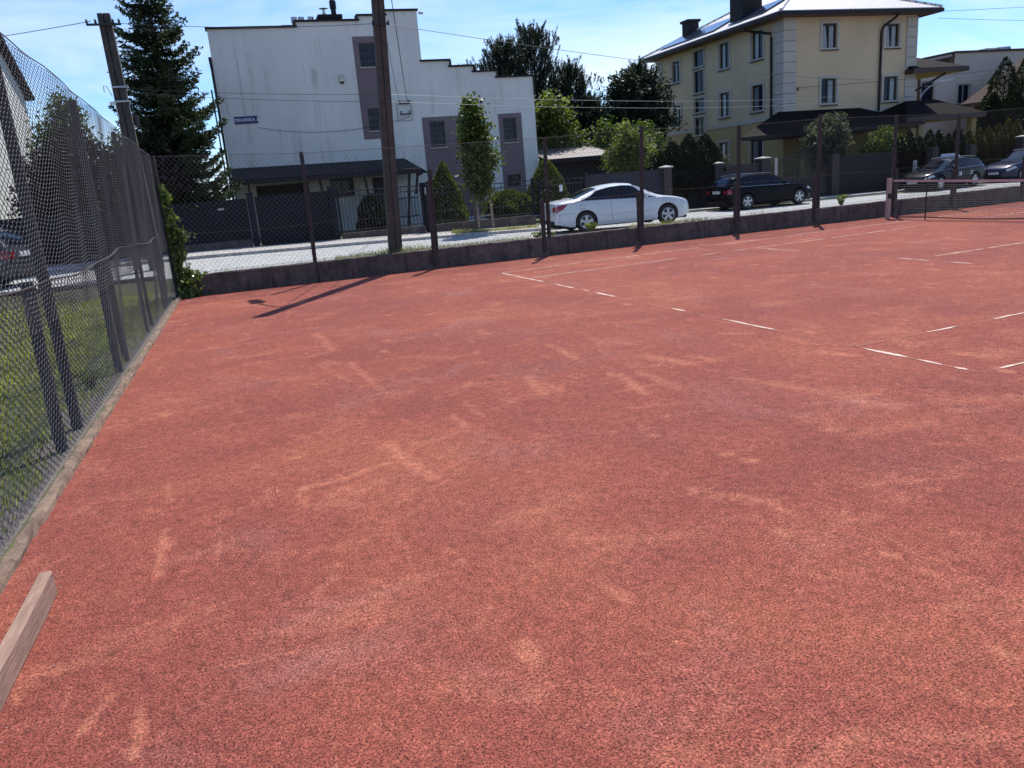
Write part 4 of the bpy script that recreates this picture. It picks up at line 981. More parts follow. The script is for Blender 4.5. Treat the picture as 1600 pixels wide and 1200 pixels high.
# ------------------------------------------------------------------ yellow three storey house
def yellow_house():
    XC, YF = 30.1, 19.5; XR, YB = 38.95, 33.3; TOP = 8.95; G = 0.27
    t = thing('yellow_house', 'three storey yellow house with cream quoins, solar panels and a tiled hip roof', 'house', (34.5, 26.5, -0.2))
    of = (XC, YF, 0); uf = (1,0,0); nf = (0,-1,0)
    ol = (XC, YF, 0); ul = (0,1,0); nl = (-1,0,0)
    fw = [(32.55,33.5,7.27,8.6),(32.53,33.52,4.42,5.8),(36.8,37.72,7.22,8.5),(36.78,37.75,4.37,5.74)]
    facade('front_wall', of, uf, (0,1,0), XR-XC, lambda s: TOP, [(a-XC,b-XC,c,d,0.18) for a,b,c,d in fw], M['yellow'], t, z0=4.02)
    lw = [(30.2,31.15,7.12,8.5),(30.2,31.15,4.32,5.72),(27.3,28.5,7.68,8.72),(27.3,28.5,6.14,7.52),(27.3,28.5,4.95,5.86),(27.3,28.5,3.56,4.7),
          (24.55,25.6,7.16,8.66),(24.55,25.6,4.42,5.86),(21.28,22.35,7.18,8.7),(21.28,22.35,4.42,5.88)]
    facade('side_wall', ol, ul, (1,0,0), YB-YF, lambda s: TOP, [(a-YF,b-YF,max(c,4.03) if c < 4.02 < d else c,d,0.18) for a,b,c,d in lw], M['yellow'], t, z0=4.02)
    lowf = [(33.2,34.3,0.6,2.75)]
    facade('ground_floor_front', of, uf, (0,1,0), XR-XC, lambda s: 3.9, [(a-XC,b-XC,c,d,0.18) for a,b,c,d in lowf], M['ochre'], t, z0=0.0)
    loww = [(24.65,25.75,1.75,3.0),(21.3,22.5,1.35,3.0),(27.3,28.5,3.56,3.9)]
    facade('ground_floor_side', ol, ul, (1,0,0), YB-YF, lambda s: 3.9, [(a-YF,b-YF,c,d,0.18) for a,b,c,d in loww], M['ochre'], t, z0=0.0)
    mb = MB(); mb.box(XC+0.3, XR-0.0, YB-0.2, YB, 0, TOP); mb.box(XR-0.2, XR, YF+0.01, YB-0.21, 0, TOP); mb.build('back_wall', M['yellow'], t)
    mb = MB(); mb.box(XC-0.05, XC+0.1, YF-0.05, 27.25, 3.86, 4.06); mb.box(XC-0.05, XC+0.1, 28.55, YB+0.03, 3.86, 4.06); mb.box(XC+0.11, XR+0.05, YF-0.05, YF+0.1, 3.86, 4.06); mb.build('string_course', M['trim'], t)
    # quoins
    mb = MB(); mj = MB(); mb_far = MB(); mb_right = MB(); n_ = 9; z0 = 4.07; dz = (8.84-z0)/n_
    for k in range(n_):
        a, b = z0+k*dz+0.012, z0+(k+1)*dz-0.012
        mb.box(XC-0.06, XC+0.75, YF-0.06, YF+0.06, a, b); mb.box(XC-0.06, XC+0.06, YF+0.061, YF+0.8, a, b)
        mb_far.box(XC-0.06, XC+0.06, YB-0.8, YB+0.04, a, b)
        mb_right.box(XR-0.7, XR+0.05, YF-0.06, YF+0.06, a, b)
    mj.box(XC-0.03, XC+0.74, YF-0.03, YF+0.03, z0, 8.84); mj.box(XC-0.03, XC+0.03, YF+0.031, YF+0.79, z0, 8.84); mk = MB(); mk.box(XC-0.03, XC+0.03, YB-0.79, YB+0.03, z0, 8.84); mk.build('quoin_joints', M['joint'], t); mk = MB(); mk.box(XR-0.69, XR+0.03, YF-0.03, YF+0.03, z0, 8.84); mk.build('quoin_joints', M['joint'], t)
    mj.build('quoin_joints', M['joint'], t); mb.build('quoins', M['trim'], t); mb_far.build('quoins', M['trim'], t); mb_right.build('quoins', M['trim'], t)
    for i, w_ in enumerate(fw): window(t, of, uf, nf, w_[0]-XC, w_[1]-XC, w_[2], w_[3], 0.14, 'frame', 0.09, (0.5,), curtain=0.5, trim=0.15, tilt=(i in (0, 2)))
    for i, w_ in enumerate(lw):
        z0_ = w_[2]
        window(t, ol, ul, nl, w_[0]-YF, w_[1]-YF, w_[2], w_[3], 0.14, 'frame', 0.09, (0.5,) if i not in (2,4) else (), curtain=0.5 if i in (0,1,6,7,8,9) else 0.0, trim=0.15)
    for w_ in loww[:2]: window(t, ol, ul, nl, w_[0]-YF, w_[1]-YF, w_[2], w_[3], 0.14, 'frame', 0.09, (0.5,), curtain=0.5, trim=0.13)
    mb = MB(); ubox(mb, of, uf, nf, 33.2-XC+.002, 34.3-XC-.002, 0.6, 2.75, -0.17, -0.1); mb.build('door', M['darkwood'], t)
    # roof
    ex0, ex1, ey0, ey1, ez = 29.25, 39.85, 18.65, 34.1, 9.15
    hx = (ex1-ex0)/2; rz = ez+hx*0.46; cx = (ex0+ex1)/2
    A, B, C, D = (ex0,ey0,ez), (ex1,ey0,ez), (ex1,ey1,ez), (ex0,ey1,ez); E_, F_ = (cx,ey0+hx,rz), (cx,ey1-hx,rz)
    mb = MB(); mb.poly([A,B,E_], (0,0,-0.05)); mb.poly([C,D,F_], (0,0,-0.05)); rf = mb.build('roof', M['tilelight'], t)
    m_l = MB(); m_l.poly([D,A,E_,F_], (0,0,-0.05)); m_l.poly([B,C,F_,E_], (0,0,-0.05)); m_l.build('side_slopes', M['tilelight_y'], rf)
    mb = MB()
    for a, b in ((A,E_),(B,E_),(C,F_),(D,F_),(E_,F_)):
        mb.tube([Vector(a)+Vector((0,0,0.02)), Vector(b)+Vector((0,0,0.02))], 0.09, 6)
    mb.build('ridge_tiles', M['tilelight'], rf)
    mb = MB(); mb.box(ex0+0.03, ex1-0.03, ey0+0.03, ey1-0.03, ez-0.22, ez-0.16); mb.build('soffit', M['redsoffit'], rf)
    mb = MB()
    mb.box(ex0-0.06, ex1+0.06, ey0-0.08, ey0+0.02, ez-0.24, ez-0.055); mb.box(ex0-0.08, ex0+0.02, ey0+0.021, ey1, ez-0.24, ez-0.055); mb.box(ex1-0.02, ex1+0.08, ey0+0.021, ey1, ez-0.24, ez-0.055)
    mb.build('gutter', M['coping'], rf)
    sl_ = 0.46
    def on_left(y, k, up=0.06): return (ex0+k, y, ez+k*sl_+up)
    for y0, y1, k0, k1 in ((20.9,24.2,0.55,2.3),(25.6,32.3,0.5,2.4)):
        nn = int(round((y1-y0)/1.05))
        for i in range(nn):
            a, b = y0+(y1-y0)*i/nn+0.015, y0+(y1-y0)*(i+1)/nn-0.015
            if y0 < 21 and i == 0: kk = k1-0.0
            mb = MB(); mb.poly([on_left(a,k0), on_left(b,k0), on_left(b,k1), on_left(a,k1)], (0,0,0.04)); mb.build('solar_panel', M['solar'], rf)
    mb = MB(); mb.box(30.6, 31.9, 23.9, 25.2, 9.6, 11.4); mb.box(30.5, 32.0, 23.8, 25.3, 11.4, 11.55); c = mb.build('chimney', M['brickdark'], rf)
    mb = MB(); mb.box(31.4, 32.2, 31.2, 32.0, 9.8, 11.0); mb.box(31.3, 32.3, 31.1, 32.1, 11.0, 11.15); mb.build('chimney', M['brickdark'], rf)
    # downpipes
    mb = MB(); mb.tube([(36.95,18.75,8.93),(36.9,18.85,8.75),(36.5,19.35,8.35),(36.43,19.4,8.1),(36.42,19.4,3.9)], 0.065, 8)
    mb.build('downpipe', M['coping'], t)
    mb = MB(); mb.tube([(29.3,21.9,8.93),(29.35,21.85,8.75),(29.95,21.4,8.55),(29.98,20.5,8.35),(29.98,20.42,8.1),(29.98,20.42,3.9)], 0.065, 8); mb.build('downpipe', M['coping'], t)
    mb = MB(); mb.lathe((30.95,19.4,5.25), [(0.03,0),(0.06,0.03),(0.03,0.07),(0.06,0.1),(0.02,0.14)], 8); mb.build('insulator', M['iron'], t)
    # porch roof along the front, hipped at its left end
    pz = 2.98
    a0, a1, a2, a3 = (25.2,16.4,pz-0.05), (36.6,16.4,pz+0.1), (36.75,19.4,3.55), (29.7,19.4,4.22)
    a4 = (35.1,19.4,4.16)
    mb = MB(); mb.poly([a0,a1,a4,a3], (0,0,-0.06)); pr = mb.build('porch_roof', M['tiledark'], t)
    mb = MB(); mb.poly([a1,a2,a4], (0,0,-0.06)); mb.poly([(25.2,16.41,pz-0.05),a3,(28.6,19.4,pz)], (0,0,-0.06)); mb.build('porch_hip', M['tiledark_y'], pr)
    mb = MB(); mb.bar((25.15,16.35,pz-0.12), (36.65,16.35,pz+0.03), 0.1, 0.17); mb.build('gutter', M['coping'], pr)
    mb = MB(); mb.poly([(25.4,16.45,pz-0.2),(36.5,16.45,pz-0.16),(36.5,19.4,pz-0.16),(28.6,19.4,pz-0.2)], (0,0,0.04)); mb.build('porch_ceiling', M['darkwood'], pr)
    for x in (29.4, 33.4, 36.2):
        mb = MB(); mb.box(x-0.17, x+0.17, 16.6, 16.94, 0.2, pz-0.201); mb.build('porch_pillar', M['ochre'], pr)
    # hipped balcony roof on the right flank and lower porch roof
    def hiproof(x0, x1, y0, y1, z, rx0, rx1, ry, rz_, name):
        A, B, C, D = (x0,y0,z), (x1,y0,z), (x1,y1,z), (x0,y1,z); E1, E2 = (rx0,ry,rz_), (rx1,ry,rz_)
        mb = MB(); mb.poly([A,B,E2,E1], (0,0,-0.05)); mb.poly([C,D,E1,E2], (0,0,-0.05)); r_ = mb.build(name, M['tiledark'], t)
        
        for q in ([B,C,E2], [D,A,E1]):
            mb = MB(); mb.poly(q, (0,0,-0.05)); mb.build('hip_end', M['tiledark_y'], r_)
        mb = MB(); mb.box(x0-0.05, x1+0.05, y0-0.07, y0+0.02, z-0.26, z-0.03); mb.box(x0-0.06, x0+0.02, y0+0.021, y1, z-0.26, z-0.03); mb.box(x1-0.02, x1+0.06, y0+0.021, y1, z-0.26, z-0.03); mb.build('gutter', M['browngutter'], r_)
        mb = MB(); mb.box(x0+0.02, x1-0.02, y0+0.03, y1-0.03, z-0.27, z-0.2); mb.build('soffit', M['ochre'], r_)
        return r_
    hiproof(38.3, 42.2, 18.9, 24.5, 6.05, 39.3, 40.9, 21.5, 6.95, 'balcony_roof')
    hiproof(35.7, 41.1, 16.6, 20.6, 3.38, 37.1, 39.2, 18.2, 4.28, 'side_porch_roof')
    mb = MB(); mb.bar((40.9,19.2,5.75),(39.0,19.4,4.9),0.1,0.1); mb.build('roof_strut', M['darkwood'], t)
    for x in (37.0, 40.7):
        mb = MB(); mb.box(x-0.17, x+0.17, 16.9, 17.24, 0.2, 3.1); mb.build('porch_pillar', M['ochre'], t)
M['tilelight_y'] = rooftile('grey_metal_tiles_side', (0.84,0.78,0.74), (0.70,0.64,0.60), rough=0.45, ang=R(90))
M['tiledark_y'] = rooftile('dark_brown_tiles_side', (0.016,0.011,0.012), (0.010,0.008,0.008), rough=0.8, ang=R(90), spec=0.08)
M['browngutter'] = simple('brown_gutter', (0.06,0.032,0.029), (0.04,0.022,0.02), 6, 0.6)
M['redsoffit'] = simple('brown_soffit', (0.16,0.10,0.085), (0.11,0.07,0.06), 6, 0.8)
yellow_house()

# ------------------------------------------------------------------ other houses
def other_houses():
    t = thing('beige_house', 'flat roofed beige house with a sloping side roof behind the yellow house', 'house', (55, 34, -0.2))
    facade('front_wall', (49.5,30,0), (1,0,0), (0,1,0), 11.0, lambda s: 8.2 if s > 3.5 else 7.4, [(5.2-1.2,6.4-1.2,4.6,6.0,0.2),(0.5,1.7,5.0,6.3,0.2)], M['beige'], t, topbreaks=[3.5])
    window(t, (49.5,30,0), (1,0,0), (0,-1,0), 4.0, 5.2, 4.6, 6.0, 0.15, 'framew', 0.07, (0.5,), trim=0.1)
    window(t, (49.5,30,0), (1,0,0), (0,-1,0), 0.5, 1.7, 5.0, 6.3, 0.15, 'frame', 0.07, (0.5,), trim=0.1)
    mb = MB(); mb.box(49.5, 60.5, 30.25, 39, 0, 7.38); mb.box(53.0, 60.5, 30.25, 39, 7.381, 8.18); mb.build('body', M['beige'], t)
    mb = MB(); mb.box(52.95, 60.55, 29.9, 39.1, 8.2, 8.34); mb.poly([(49.2,29.85,7.45),(52.94,29.85,7.9),(52.94,39,7.9),(49.2,39,7.45)], (0,0,0.12)); mb.build('roof', M['redwall'], t)
    mb = MB(); mb.box(57.2, 58.2, 31, 32, 8.35, 8.6); mb.tube([(58.3,31,8.45),(59.4,31,8.5)], 0.2, 8); mb.build('roof_hood', M['steel'], t)
    # brown-roofed house at the right edge
    t = thing('brown_house', 'dark red house under a steep brown tiled roof at the right edge behind tall cypresses', 'house', (56, 24, -0.2))
    facade('front_wall', (51.6,21.3,-0.3), (1,0,0), (0,1,0), 12.0, lambda s: 4.75 + 0.5*(s if s < 6 else 12-s), [(2.0,3.2,2.0,3.6,0.2)], M['redwall'], t, topbreaks=list(np.arange(0.25, 12, 0.25)))
    mb = MB(); mb.box(51.6, 51.8, 21.6, 26.8, -0.3, 4.5); mb.box(51.81, 63.5, 21.6, 26.8, -0.3, 4.4); mb.build('side_wall', M['redwall'], t)
    window(t, (51.6,21.3,-0.3), (1,0,0), (0,-1,0), 2.0, 3.2, 2.0, 3.6, 0.15, 'framew', 0.07, (0.5,))
    mb = MB(); mb.poly([(50.8,20.7,4.3),(57.6,20.7,7.9),(57.6,27.2,7.9),(50.8,27.2,4.3)], (0,0,0.1)); mb.poly([(64.4,20.7,4.3),(64.4,27.2,4.3),(57.61,27.2,7.9),(57.61,20.7,7.9)], (0,0,0.1)); rf = mb.build('roof', M['tilered'], t)
    mb = MB(); mb.box(50.72, 50.8, 20.7, 27.2, 4.16, 4.34); mb.bar((50.8,20.66,4.28),(57.6,20.66,7.88),0.05,0.24); mb.build('gutter', M['redwall'], rf)
    # house on the far left
    t = thing('white_gabled_house', 'pale gabled house with a dark sloping roof edge at the left picture edge', 'house', (-12, 18, 0.3))
    mb = MB(); mb.poly([(-7.0,12.4,0.1),(-7.0,24.2,0.1),(-7.0,24.2,7.3),(-7.0,18.3,10.55),(-7.0,12.4,7.3)], (-11,0,0)); mb.build('wall', M['white'], t)
    mb = MB(); mb.poly([(-6.7,24.75,7.12),(-6.7,18.3,10.68),(-18.2,18.3,10.68),(-18.2,24.75,7.12)], (0,0,0.2)); mb.poly([(-6.7,11.85,7.12),(-18.2,11.85,7.12),(-18.2,18.29,10.68),(-6.7,18.29,10.68)], (0,0,0.2)); mb.build('roof', M['canopy'], t)
    window(t, (-7,12.4,0), (0,1,0), (1,0,0), 2.4, 3.6, 3.9, 5.2, -0.07, 'frame', 0.07, (0.5,))
    # shed between the two houses
    t = thing('shed', 'low dark wooden shed with a shallow grey corrugated roof beside the white house', 'shed', (16.4, 18, 0.28))
    mb = MB(); mb.box(15.0, 18.1, 16.6, 20, 0.2, 2.55)
    for k in range(21): mb.box(15.0+k*0.148, 15.0+k*0.148+0.135, 16.57, 16.599, 0.2, 2.5)
    mb.build('wall', M['darkwood'], t)
    mb = MB(); mb.poly([(14.9,16.2,2.55),(18.3,16.2,2.57),(18.3,20.2,3.35),(14.9,20.2,3.35)], (0,0,0.06)); r_ = mb.build('roof', M['shedroof'], t)
    mb = MB(); mb.box(14.88, 18.32, 16.13, 16.19, 2.42, 2.6); mb.bar((18.33,16.2,2.55),(18.33,20.2,3.33),0.05,0.2); mb.build('fascia', M['coping'], r_)
other_houses()

# ------------------------------------------------------------------ garden fences, gates, walls
YFN = 10.5
def frontage():
    G = 0.40
    # navy steel sheet gates before the white house
    t = thing('steel_gate', 'long navy sheet steel gate and panels in front of the white house garage', 'gate', (2, YFN, 0.35))
    mb = MB(); mb.box(-0.8, 1.70, YFN, YFN+0.05, 0.35, 1.98)
    for k in range(16): mb.box(-0.78+k*0.155, -0.70+k*0.155, YFN-0.018, YFN-0.001, 0.40, 1.94)
    mb.build('fixed_panel', M['gate'], t)
    mb = MB(); mb.box(1.98, 4.45, YFN+0.005, YFN+0.05, 0.32, 1.97)
    for k in range(16): mb.box(2.0+k*0.152, 2.08+k*0.152, YFN-0.013, YFN+0.004, 0.40, 1.93)
    mb.box(1.97, 4.46, YFN-0.02, YFN+0.06, 1.971, 2.01); mb.build('sliding_leaf', M['gate'], t)
    for x in (1.83, 4.56):
        mb = MB(); mb.box(x-0.11, x+0.11, YFN-0.1, YFN+0.12, 0.3, 2.12); mb.box(x-0.13, x+0.13, YFN-0.12, YFN+0.14, 2.121, 2.16); mb.build('gate_post', M['gate'], t)
    mb = MB(); mb.box(-0.8, 1.70, YFN-0.06, YFN-0.02, 0.2, 0.62); mb.build('plinth', M['wallc'], t)
    mb = MB(); mb.box(0.75, 0.95, YFN-0.03, YFN-0.019, 1.66, 1.72); mb.build('letter_slot', M['steel'], t)
    # continuing to the left
    t = thing('steel_fence', 'dark sheet fence continuing left of the spruce behind the lawn', 'fence', (-8, YFN, 0.35))
    for k in range(6):
        mb = MB(); x = -15.2+k*2.4; mb.box(x, x+2.398, YFN, YFN+0.05, 0.3, 1.95)
        for j in range(14): mb.box(x+0.03+j*0.163, x+0.12+j*0.163, YFN-0.018, YFN-0.001, 0.36, 1.9)
        mb.build('panel', M['gate'], t)
    # wrought bars fence
    def bars(name, label, x0, x1, ztop, wicket=None):
        t = thing(name, label, 'fence', ((x0+x1)/2, YFN, G))
        zb = 0.58
        mb = MB(); mb.box(x0, x1, YFN-0.12, YFN+0.12, -0.1, 0.5); mb.build('low_wall', M['wallc'], t)
        mb = MB()
        for z in (zb, ztop-0.17, ztop): mb.box(x0, x1, YFN-0.02, YFN+0.02, z-0.018, z+0.018)
        mb.build('rails', M['iron'], t)
        n = int((x1-x0)/0.125); mb = MB()
        for i in range(n+1):
            x = x0+(x1-x0)*i/n; mb.box(x-0.009, x+0.009, YFN-0.009, YFN+0.009, zb+0.019, ztop-0.188)
            if i % 2 == 0: mb.box(x-0.009, x+0.009, YFN-0.009, YFN+0.009, ztop-0.151, ztop-0.019)
        mb.build('bars', M['iron'], t)
        k = max(1, int((x1-x0)/2.2))
        for i in range(k+1):
            x = x0+(x1-x0)*i/k; mb = MB(); mb.box(x-0.04, x+0.04, YFN-0.045, YFN+0.045, 0.501, ztop+0.09); mb.build('fence_post', M['gate'], t)
    bars('bar_fence', 'black wrought bar fence section behind the brown pole', 4.75, 7.75, 1.93)
    bars('bar_fence', 'black wrought bar fence from the pole to the first clipped shrubs', 8.05, 12.05, 1.77)
    bars('bar_fence', 'black wrought bar fence short section left of the board fence', 12.3, 14.2, 1.72)
    mb = MB(); mb.box(7.82, 7.98, YFN-0.1, YFN+0.1, 0.0, 1.98); mb.box(7.79, 8.01, YFN-0.12, YFN+0.12, 1.981, 2.02)
    tag(mb.build('gate_pillar', M['gate'], origin=(7.9, YFN, 0.3)), 'dark steel pillar with a pale bell box between bar fence sections', 'pillar')
    mb = MB(); mb.box(7.86, 7.98, YFN-0.13, YFN-0.101, 1.6, 1.85); tag(mb.build('bell_box', M['steel'], origin=(7.9, YFN-0.12, 1.7)), 'small pale bell box on the dark steel pillar', 'bell box')
    mb = MB(); mb.box(13.12, 13.25, YFN-0.06, YFN-0.03, 1.28, 1.52); tag(mb.build('house_number_plate', M['plastic'], origin=(13.18, YFN-0.04, 1.4)), 'small white plate hanging on the bar fence before the right clipped cone', 'plate')
    t = thing('board_fence', 'dark vertical board fence between the bar fence and the brick pillar', 'fence', (15.9, YFN, G))
    for i in range(2):
        a, b = 14.3+i*1.62, 14.3+(i+1)*1.62; mb = MB(); n = 13
        for k in range(n):
            x = a+(b-a)*k/n; zt = 1.80-0.012*i
            mb.box(x+0.005, x+(b-a)/n-0.008, YFN-0.012, YFN+0.012, 0.1, zt+0.006*math.sin(k*2.1+i))
        mb.build('boards', M['boards'], t)
    mb = MB(); mb.box(14.28, 17.54, YFN+0.013, YFN+0.05, 0.7, 0.78); mb.box(14.28, 17.54, YFN+0.013, YFN+0.05, 1.5, 1.58); mb.build('rails', M['boards'], t)
    mb = MB(); mb.box(14.24, 14.32, YFN-0.05, YFN+0.05, 0.0, 1.9); mb.build('fence_post', M['iron'], t)
    def pillar(x, w_, z, label, mat='brick', cap=True, y=10.5):
        YFN = y
        t = thing('brick_pillar', label, 'pillar', (x, YFN, G), group='brick pillars along the frontage')
        mb = MB(); mb.box(x-w_/2, x+w_/2, YFN-w_/2, YFN+w_/2, -0.4, z); mb.build('shaft', M[mat], t)
        if cap:
            mb = MB(); c = w_/2+0.05; mb.add([(x-c,YFN-c,z),(x+c,YFN-c,z),(x+c,YFN+c,z),(x-c,YFN+c,z),(x-c,YFN-c,z+0.04),(x+c,YFN-c,z+0.04),(x+c,YFN+c,z+0.04),(x-c,YFN+c,z+0.04),(x,YFN,z+0.1)],
                   [(0,3,2,1),(0,1,5,4),(1,2,6,5),(2,3,7,6),(3,0,4,7),(4,5,8),(5,6,8),(6,7,8),(7,4,8)]); mb.build('cap', M['capst'], t)
    pillar(17.75, 0.34, 1.82, 'brick pillar at the right end of the dark board fence')
    YF2 = 14.0
    pillar(22.36, 0.38, 1.79, 'brick pillar with a pale cap at the left end of the low brick wall', y=YF2)
    pillar(24.82, 0.48, 1.85, 'brick pillar with a wide pale cap beside the arched iron gate', y=YF2)
    pillar(28.81, 0.40, 1.79, 'dark brick pillar at the right side of the arched iron gate', cap=False, y=YF2)
    pillar(34.9, 0.38, 1.72, 'brick pillar in the dark thuja hedge above the white-signed car', cap=False, y=YF2)
    pillar(37.38, 0.36, 1.70, 'brick pillar left of the golden thujas', cap=False, y=YF2)
    pillar(40.86, 0.38, 1.85, 'brick pillar standing among the golden thujas', y=YF2)
    def bwall(x0, x1, z, label, mat):
        mb = MB(); mb.box(x0, x1, YF2-0.11, YF2+0.11, -0.4, z); tag(mb.build('brick_wall', M[mat], origin=((x0+x1)/2, YF2, -0.1)), label, 'wall')
    bwall(22.56, 24.57, 1.68, 'low grey brick wall panel between two capped pillars', 'brick')
    bwall(29.03, 32.56, 1.67, 'dark brick garden wall right of the arched iron gate', 'brickdark')
    bwall(32.56, 43.5, 0.6, 'low dark wall under the thuja hedge behind the parked cars', 'brickdark')
    t = thing('bar_fence', 'dark low wall with arched bars in front of the thuja trio', 'fence', (21.0, YF2, -0.1))
    mb = MB(); mb.box(19.3, 22.15, YF2-0.1, YF2+0.1, -0.4, 0.66); mb.build('low_wall', M['brickdark'], t)
    mb = MB()
    for i in range(19):
        x = 19.55+i*0.14; zt = 1.28+0.32*math.sin(math.pi*(i+0.5)/19); mb.box(x-0.01, x+0.01, YF2-0.01, YF2+0.01, 0.661, zt)
    mb.tube([(19.5+2.65*i/16, YF2, 1.27+0.32*math.sin(math.pi*i/16)) for i in range(17)], 0.015, 5); mb.build('bars', M['iron'], t)
    t = thing('iron_gate', 'arched wrought iron double gate between brick pillars before the yellow house', 'gate', (26.8, YF2, -0.1))
    for a, b in ((25.12, 26.78), (26.86, 28.55)):
        mb = MB(); zt = lambda x: 1.34+0.56*math.sin(math.pi*(x-25.05)/3.55)
        n = 12
        for i in range(n+1):
            x = a+(b-a)*i/n; mb.box(x-0.01, x+0.01, YF2-0.01, YF2+0.01, 0.3, zt(x)+ (0.12 if 0 < i < n else 0))
            if 0 < i < n: mb.lathe((x,YF2,zt(x)+0.12), [(0.006,0),(0.02,0.03),(0.003,0.09)], 5)
        for dz in (0, -0.18): mb.tube([(a+(b-a)*i/12, YF2, zt(a+(b-a)*i/12)+dz) for i in range(13)], 0.018, 5)
        mb.box(a, b, YF2-0.018, YF2+0.018, 0.32, 0.36); mb.box(a, b, YF2-0.018, YF2+0.018, 0.86, 0.90)
        for i in range(5):
            cx = a+(b-a)*(i+.5)/5; mb.tube([(cx+0.12*math.cos(q), YF2, 1.05+0.12*math.sin(q)) for q in np.linspace(0, 6.283, 13)], 0.011, 4, False)
        lf = mb.build('gate_leaf', M['iron'], t)
        mb = MB(); mb.box(a+0.02, b-0.02, YF2+0.03, YF2+0.05, 0.0, 0.84); mb.build('kick_panel', M['iron'], lf)
    mb = MB(); mb.box(25.45, 25.60, YF2-0.05, YF2-0.02, 1.06, 1.84); tag(mb.build('notice_plate', M['capst'], origin=(25.5, YF2, 1.45)), 'narrow white notice plate on the arched iron gate', 'plate')
    mb = MB(); mb.box(33.45, 33.58, YF2-0.35, YF2-0.22, -0.2, 1.15); tag(mb.build('meter_box', M['capst'], origin=(33.5, YF2-0.25, -0.2)), 'small white meter box in front of the thuja hedge', 'box')
    # low wall beyond the lawn
    mb = MB(); mb.box(-16, -0.55, 1.35, 1.55, -0.05, 0.40)
    tag(mb.build('low_wall', M['wallc'], origin=(-8, 1.45, 0)), 'low concrete wall at the back of the lawn seen through the left fence', 'wall')
    # wooden lamp post
    t = thing('street_lamp', 'wooden street lamp post with a curved white arm by the yellow house', 'street lamp', (45.3, 25.5, -0.2))
    mb = MB(); mb.tube([(45.3,25.5,-0.3),(45.3,25.5,6.15)], [0.13,0.10], 8); mb.build('post', M['bark'], t)
    mb = MB(); mb.tube([(45.4,25.4,4.9),(45.6,25.35,5.25),(46.0,25.2,5.6),(46.6,25.0,5.85)], 0.04, 6); mb.build('arm', M['steel'], t)
    mb = MB(); mb.bar((46.5,25.0,5.83),(47.4,24.7,5.93), 0.25, 0.1, 0.7); mb.build('lamp_head', M['plastic'], t)
frontage()

# ------------------------------------------------------------------ cars
SED = dict(top=[(-1.0,.62),(-.985,.90),(-.93,1.0),(-.6,1.055),(-.38,1.075),(.0,1.215),(.45,1.36),(.9,1.44),(1.3,1.458),(1.65,1.43),(1.95,1.33),(2.3,1.16),(2.62,1.0),(2.75,.965),(3.2,.895),(3.5,.82),(3.7,.70),(3.78,.58)],
           belt=[(-1.0,.6),(-.985,.86),(-.9,.94),(-.4,.985),(.5,.965),(1.5,.93),(2.6,.90),(2.75,.90),(3.2,.83),(3.5,.74),(3.7,.64),(3.78,.56)],
           wid=[(-1.0,.70),(-.95,.80),(-.85,.86),(-.5,.905),(.2,.925),(2.6,.92),(3.1,.90),(3.4,.84),(3.62,.70),(3.74,.52),(3.78,.40)],
           wb=2.82, roofw=.56, x0=-1.0, x1=3.78,
           wins=[(-.32,.86,.86,.42),(.885,2.42,1.70,.885)], tri=None, wind=(1.72,2.60), rear=(-.30,.48))
EST = dict(top=[(-.97,.66),(-.965,.90),(-.94,1.0),(-.82,1.16),(-.66,1.33),(-.54,1.395),(.1,1.445),(.8,1.455),(1.2,1.435),(1.5,1.38),(1.8,1.24),(2.15,1.09),(2.38,.985),(2.5,.955),(2.95,.885),(3.25,.80),(3.48,.68),(3.56,.56)],
           belt=[(-.97,.64),(-.965,.86),(-.9,.94),(-.5,.955),(.5,.94),(1.5,.915),(2.38,.89),(2.5,.89),(2.95,.82),(3.25,.73),(3.48,.63),(3.56,.54)],
           wid=[(-.97,.72),(-.93,.80),(-.82,.85),(-.4,.88),(.3,.885),(2.3,.88),(2.8,.865),(3.15,.81),(3.38,.68),(3.5,.52),(3.56,.40)],
           wb=2.65, roofw=.56, x0=-.97, x1=3.56,
           wins=[(-.76,-.10,-.10,-.56),(-.07,.80,.82,-.07),(.835,2.18,1.46,.85)], wind=(1.55,2.36), rear=(-.925,-.60))
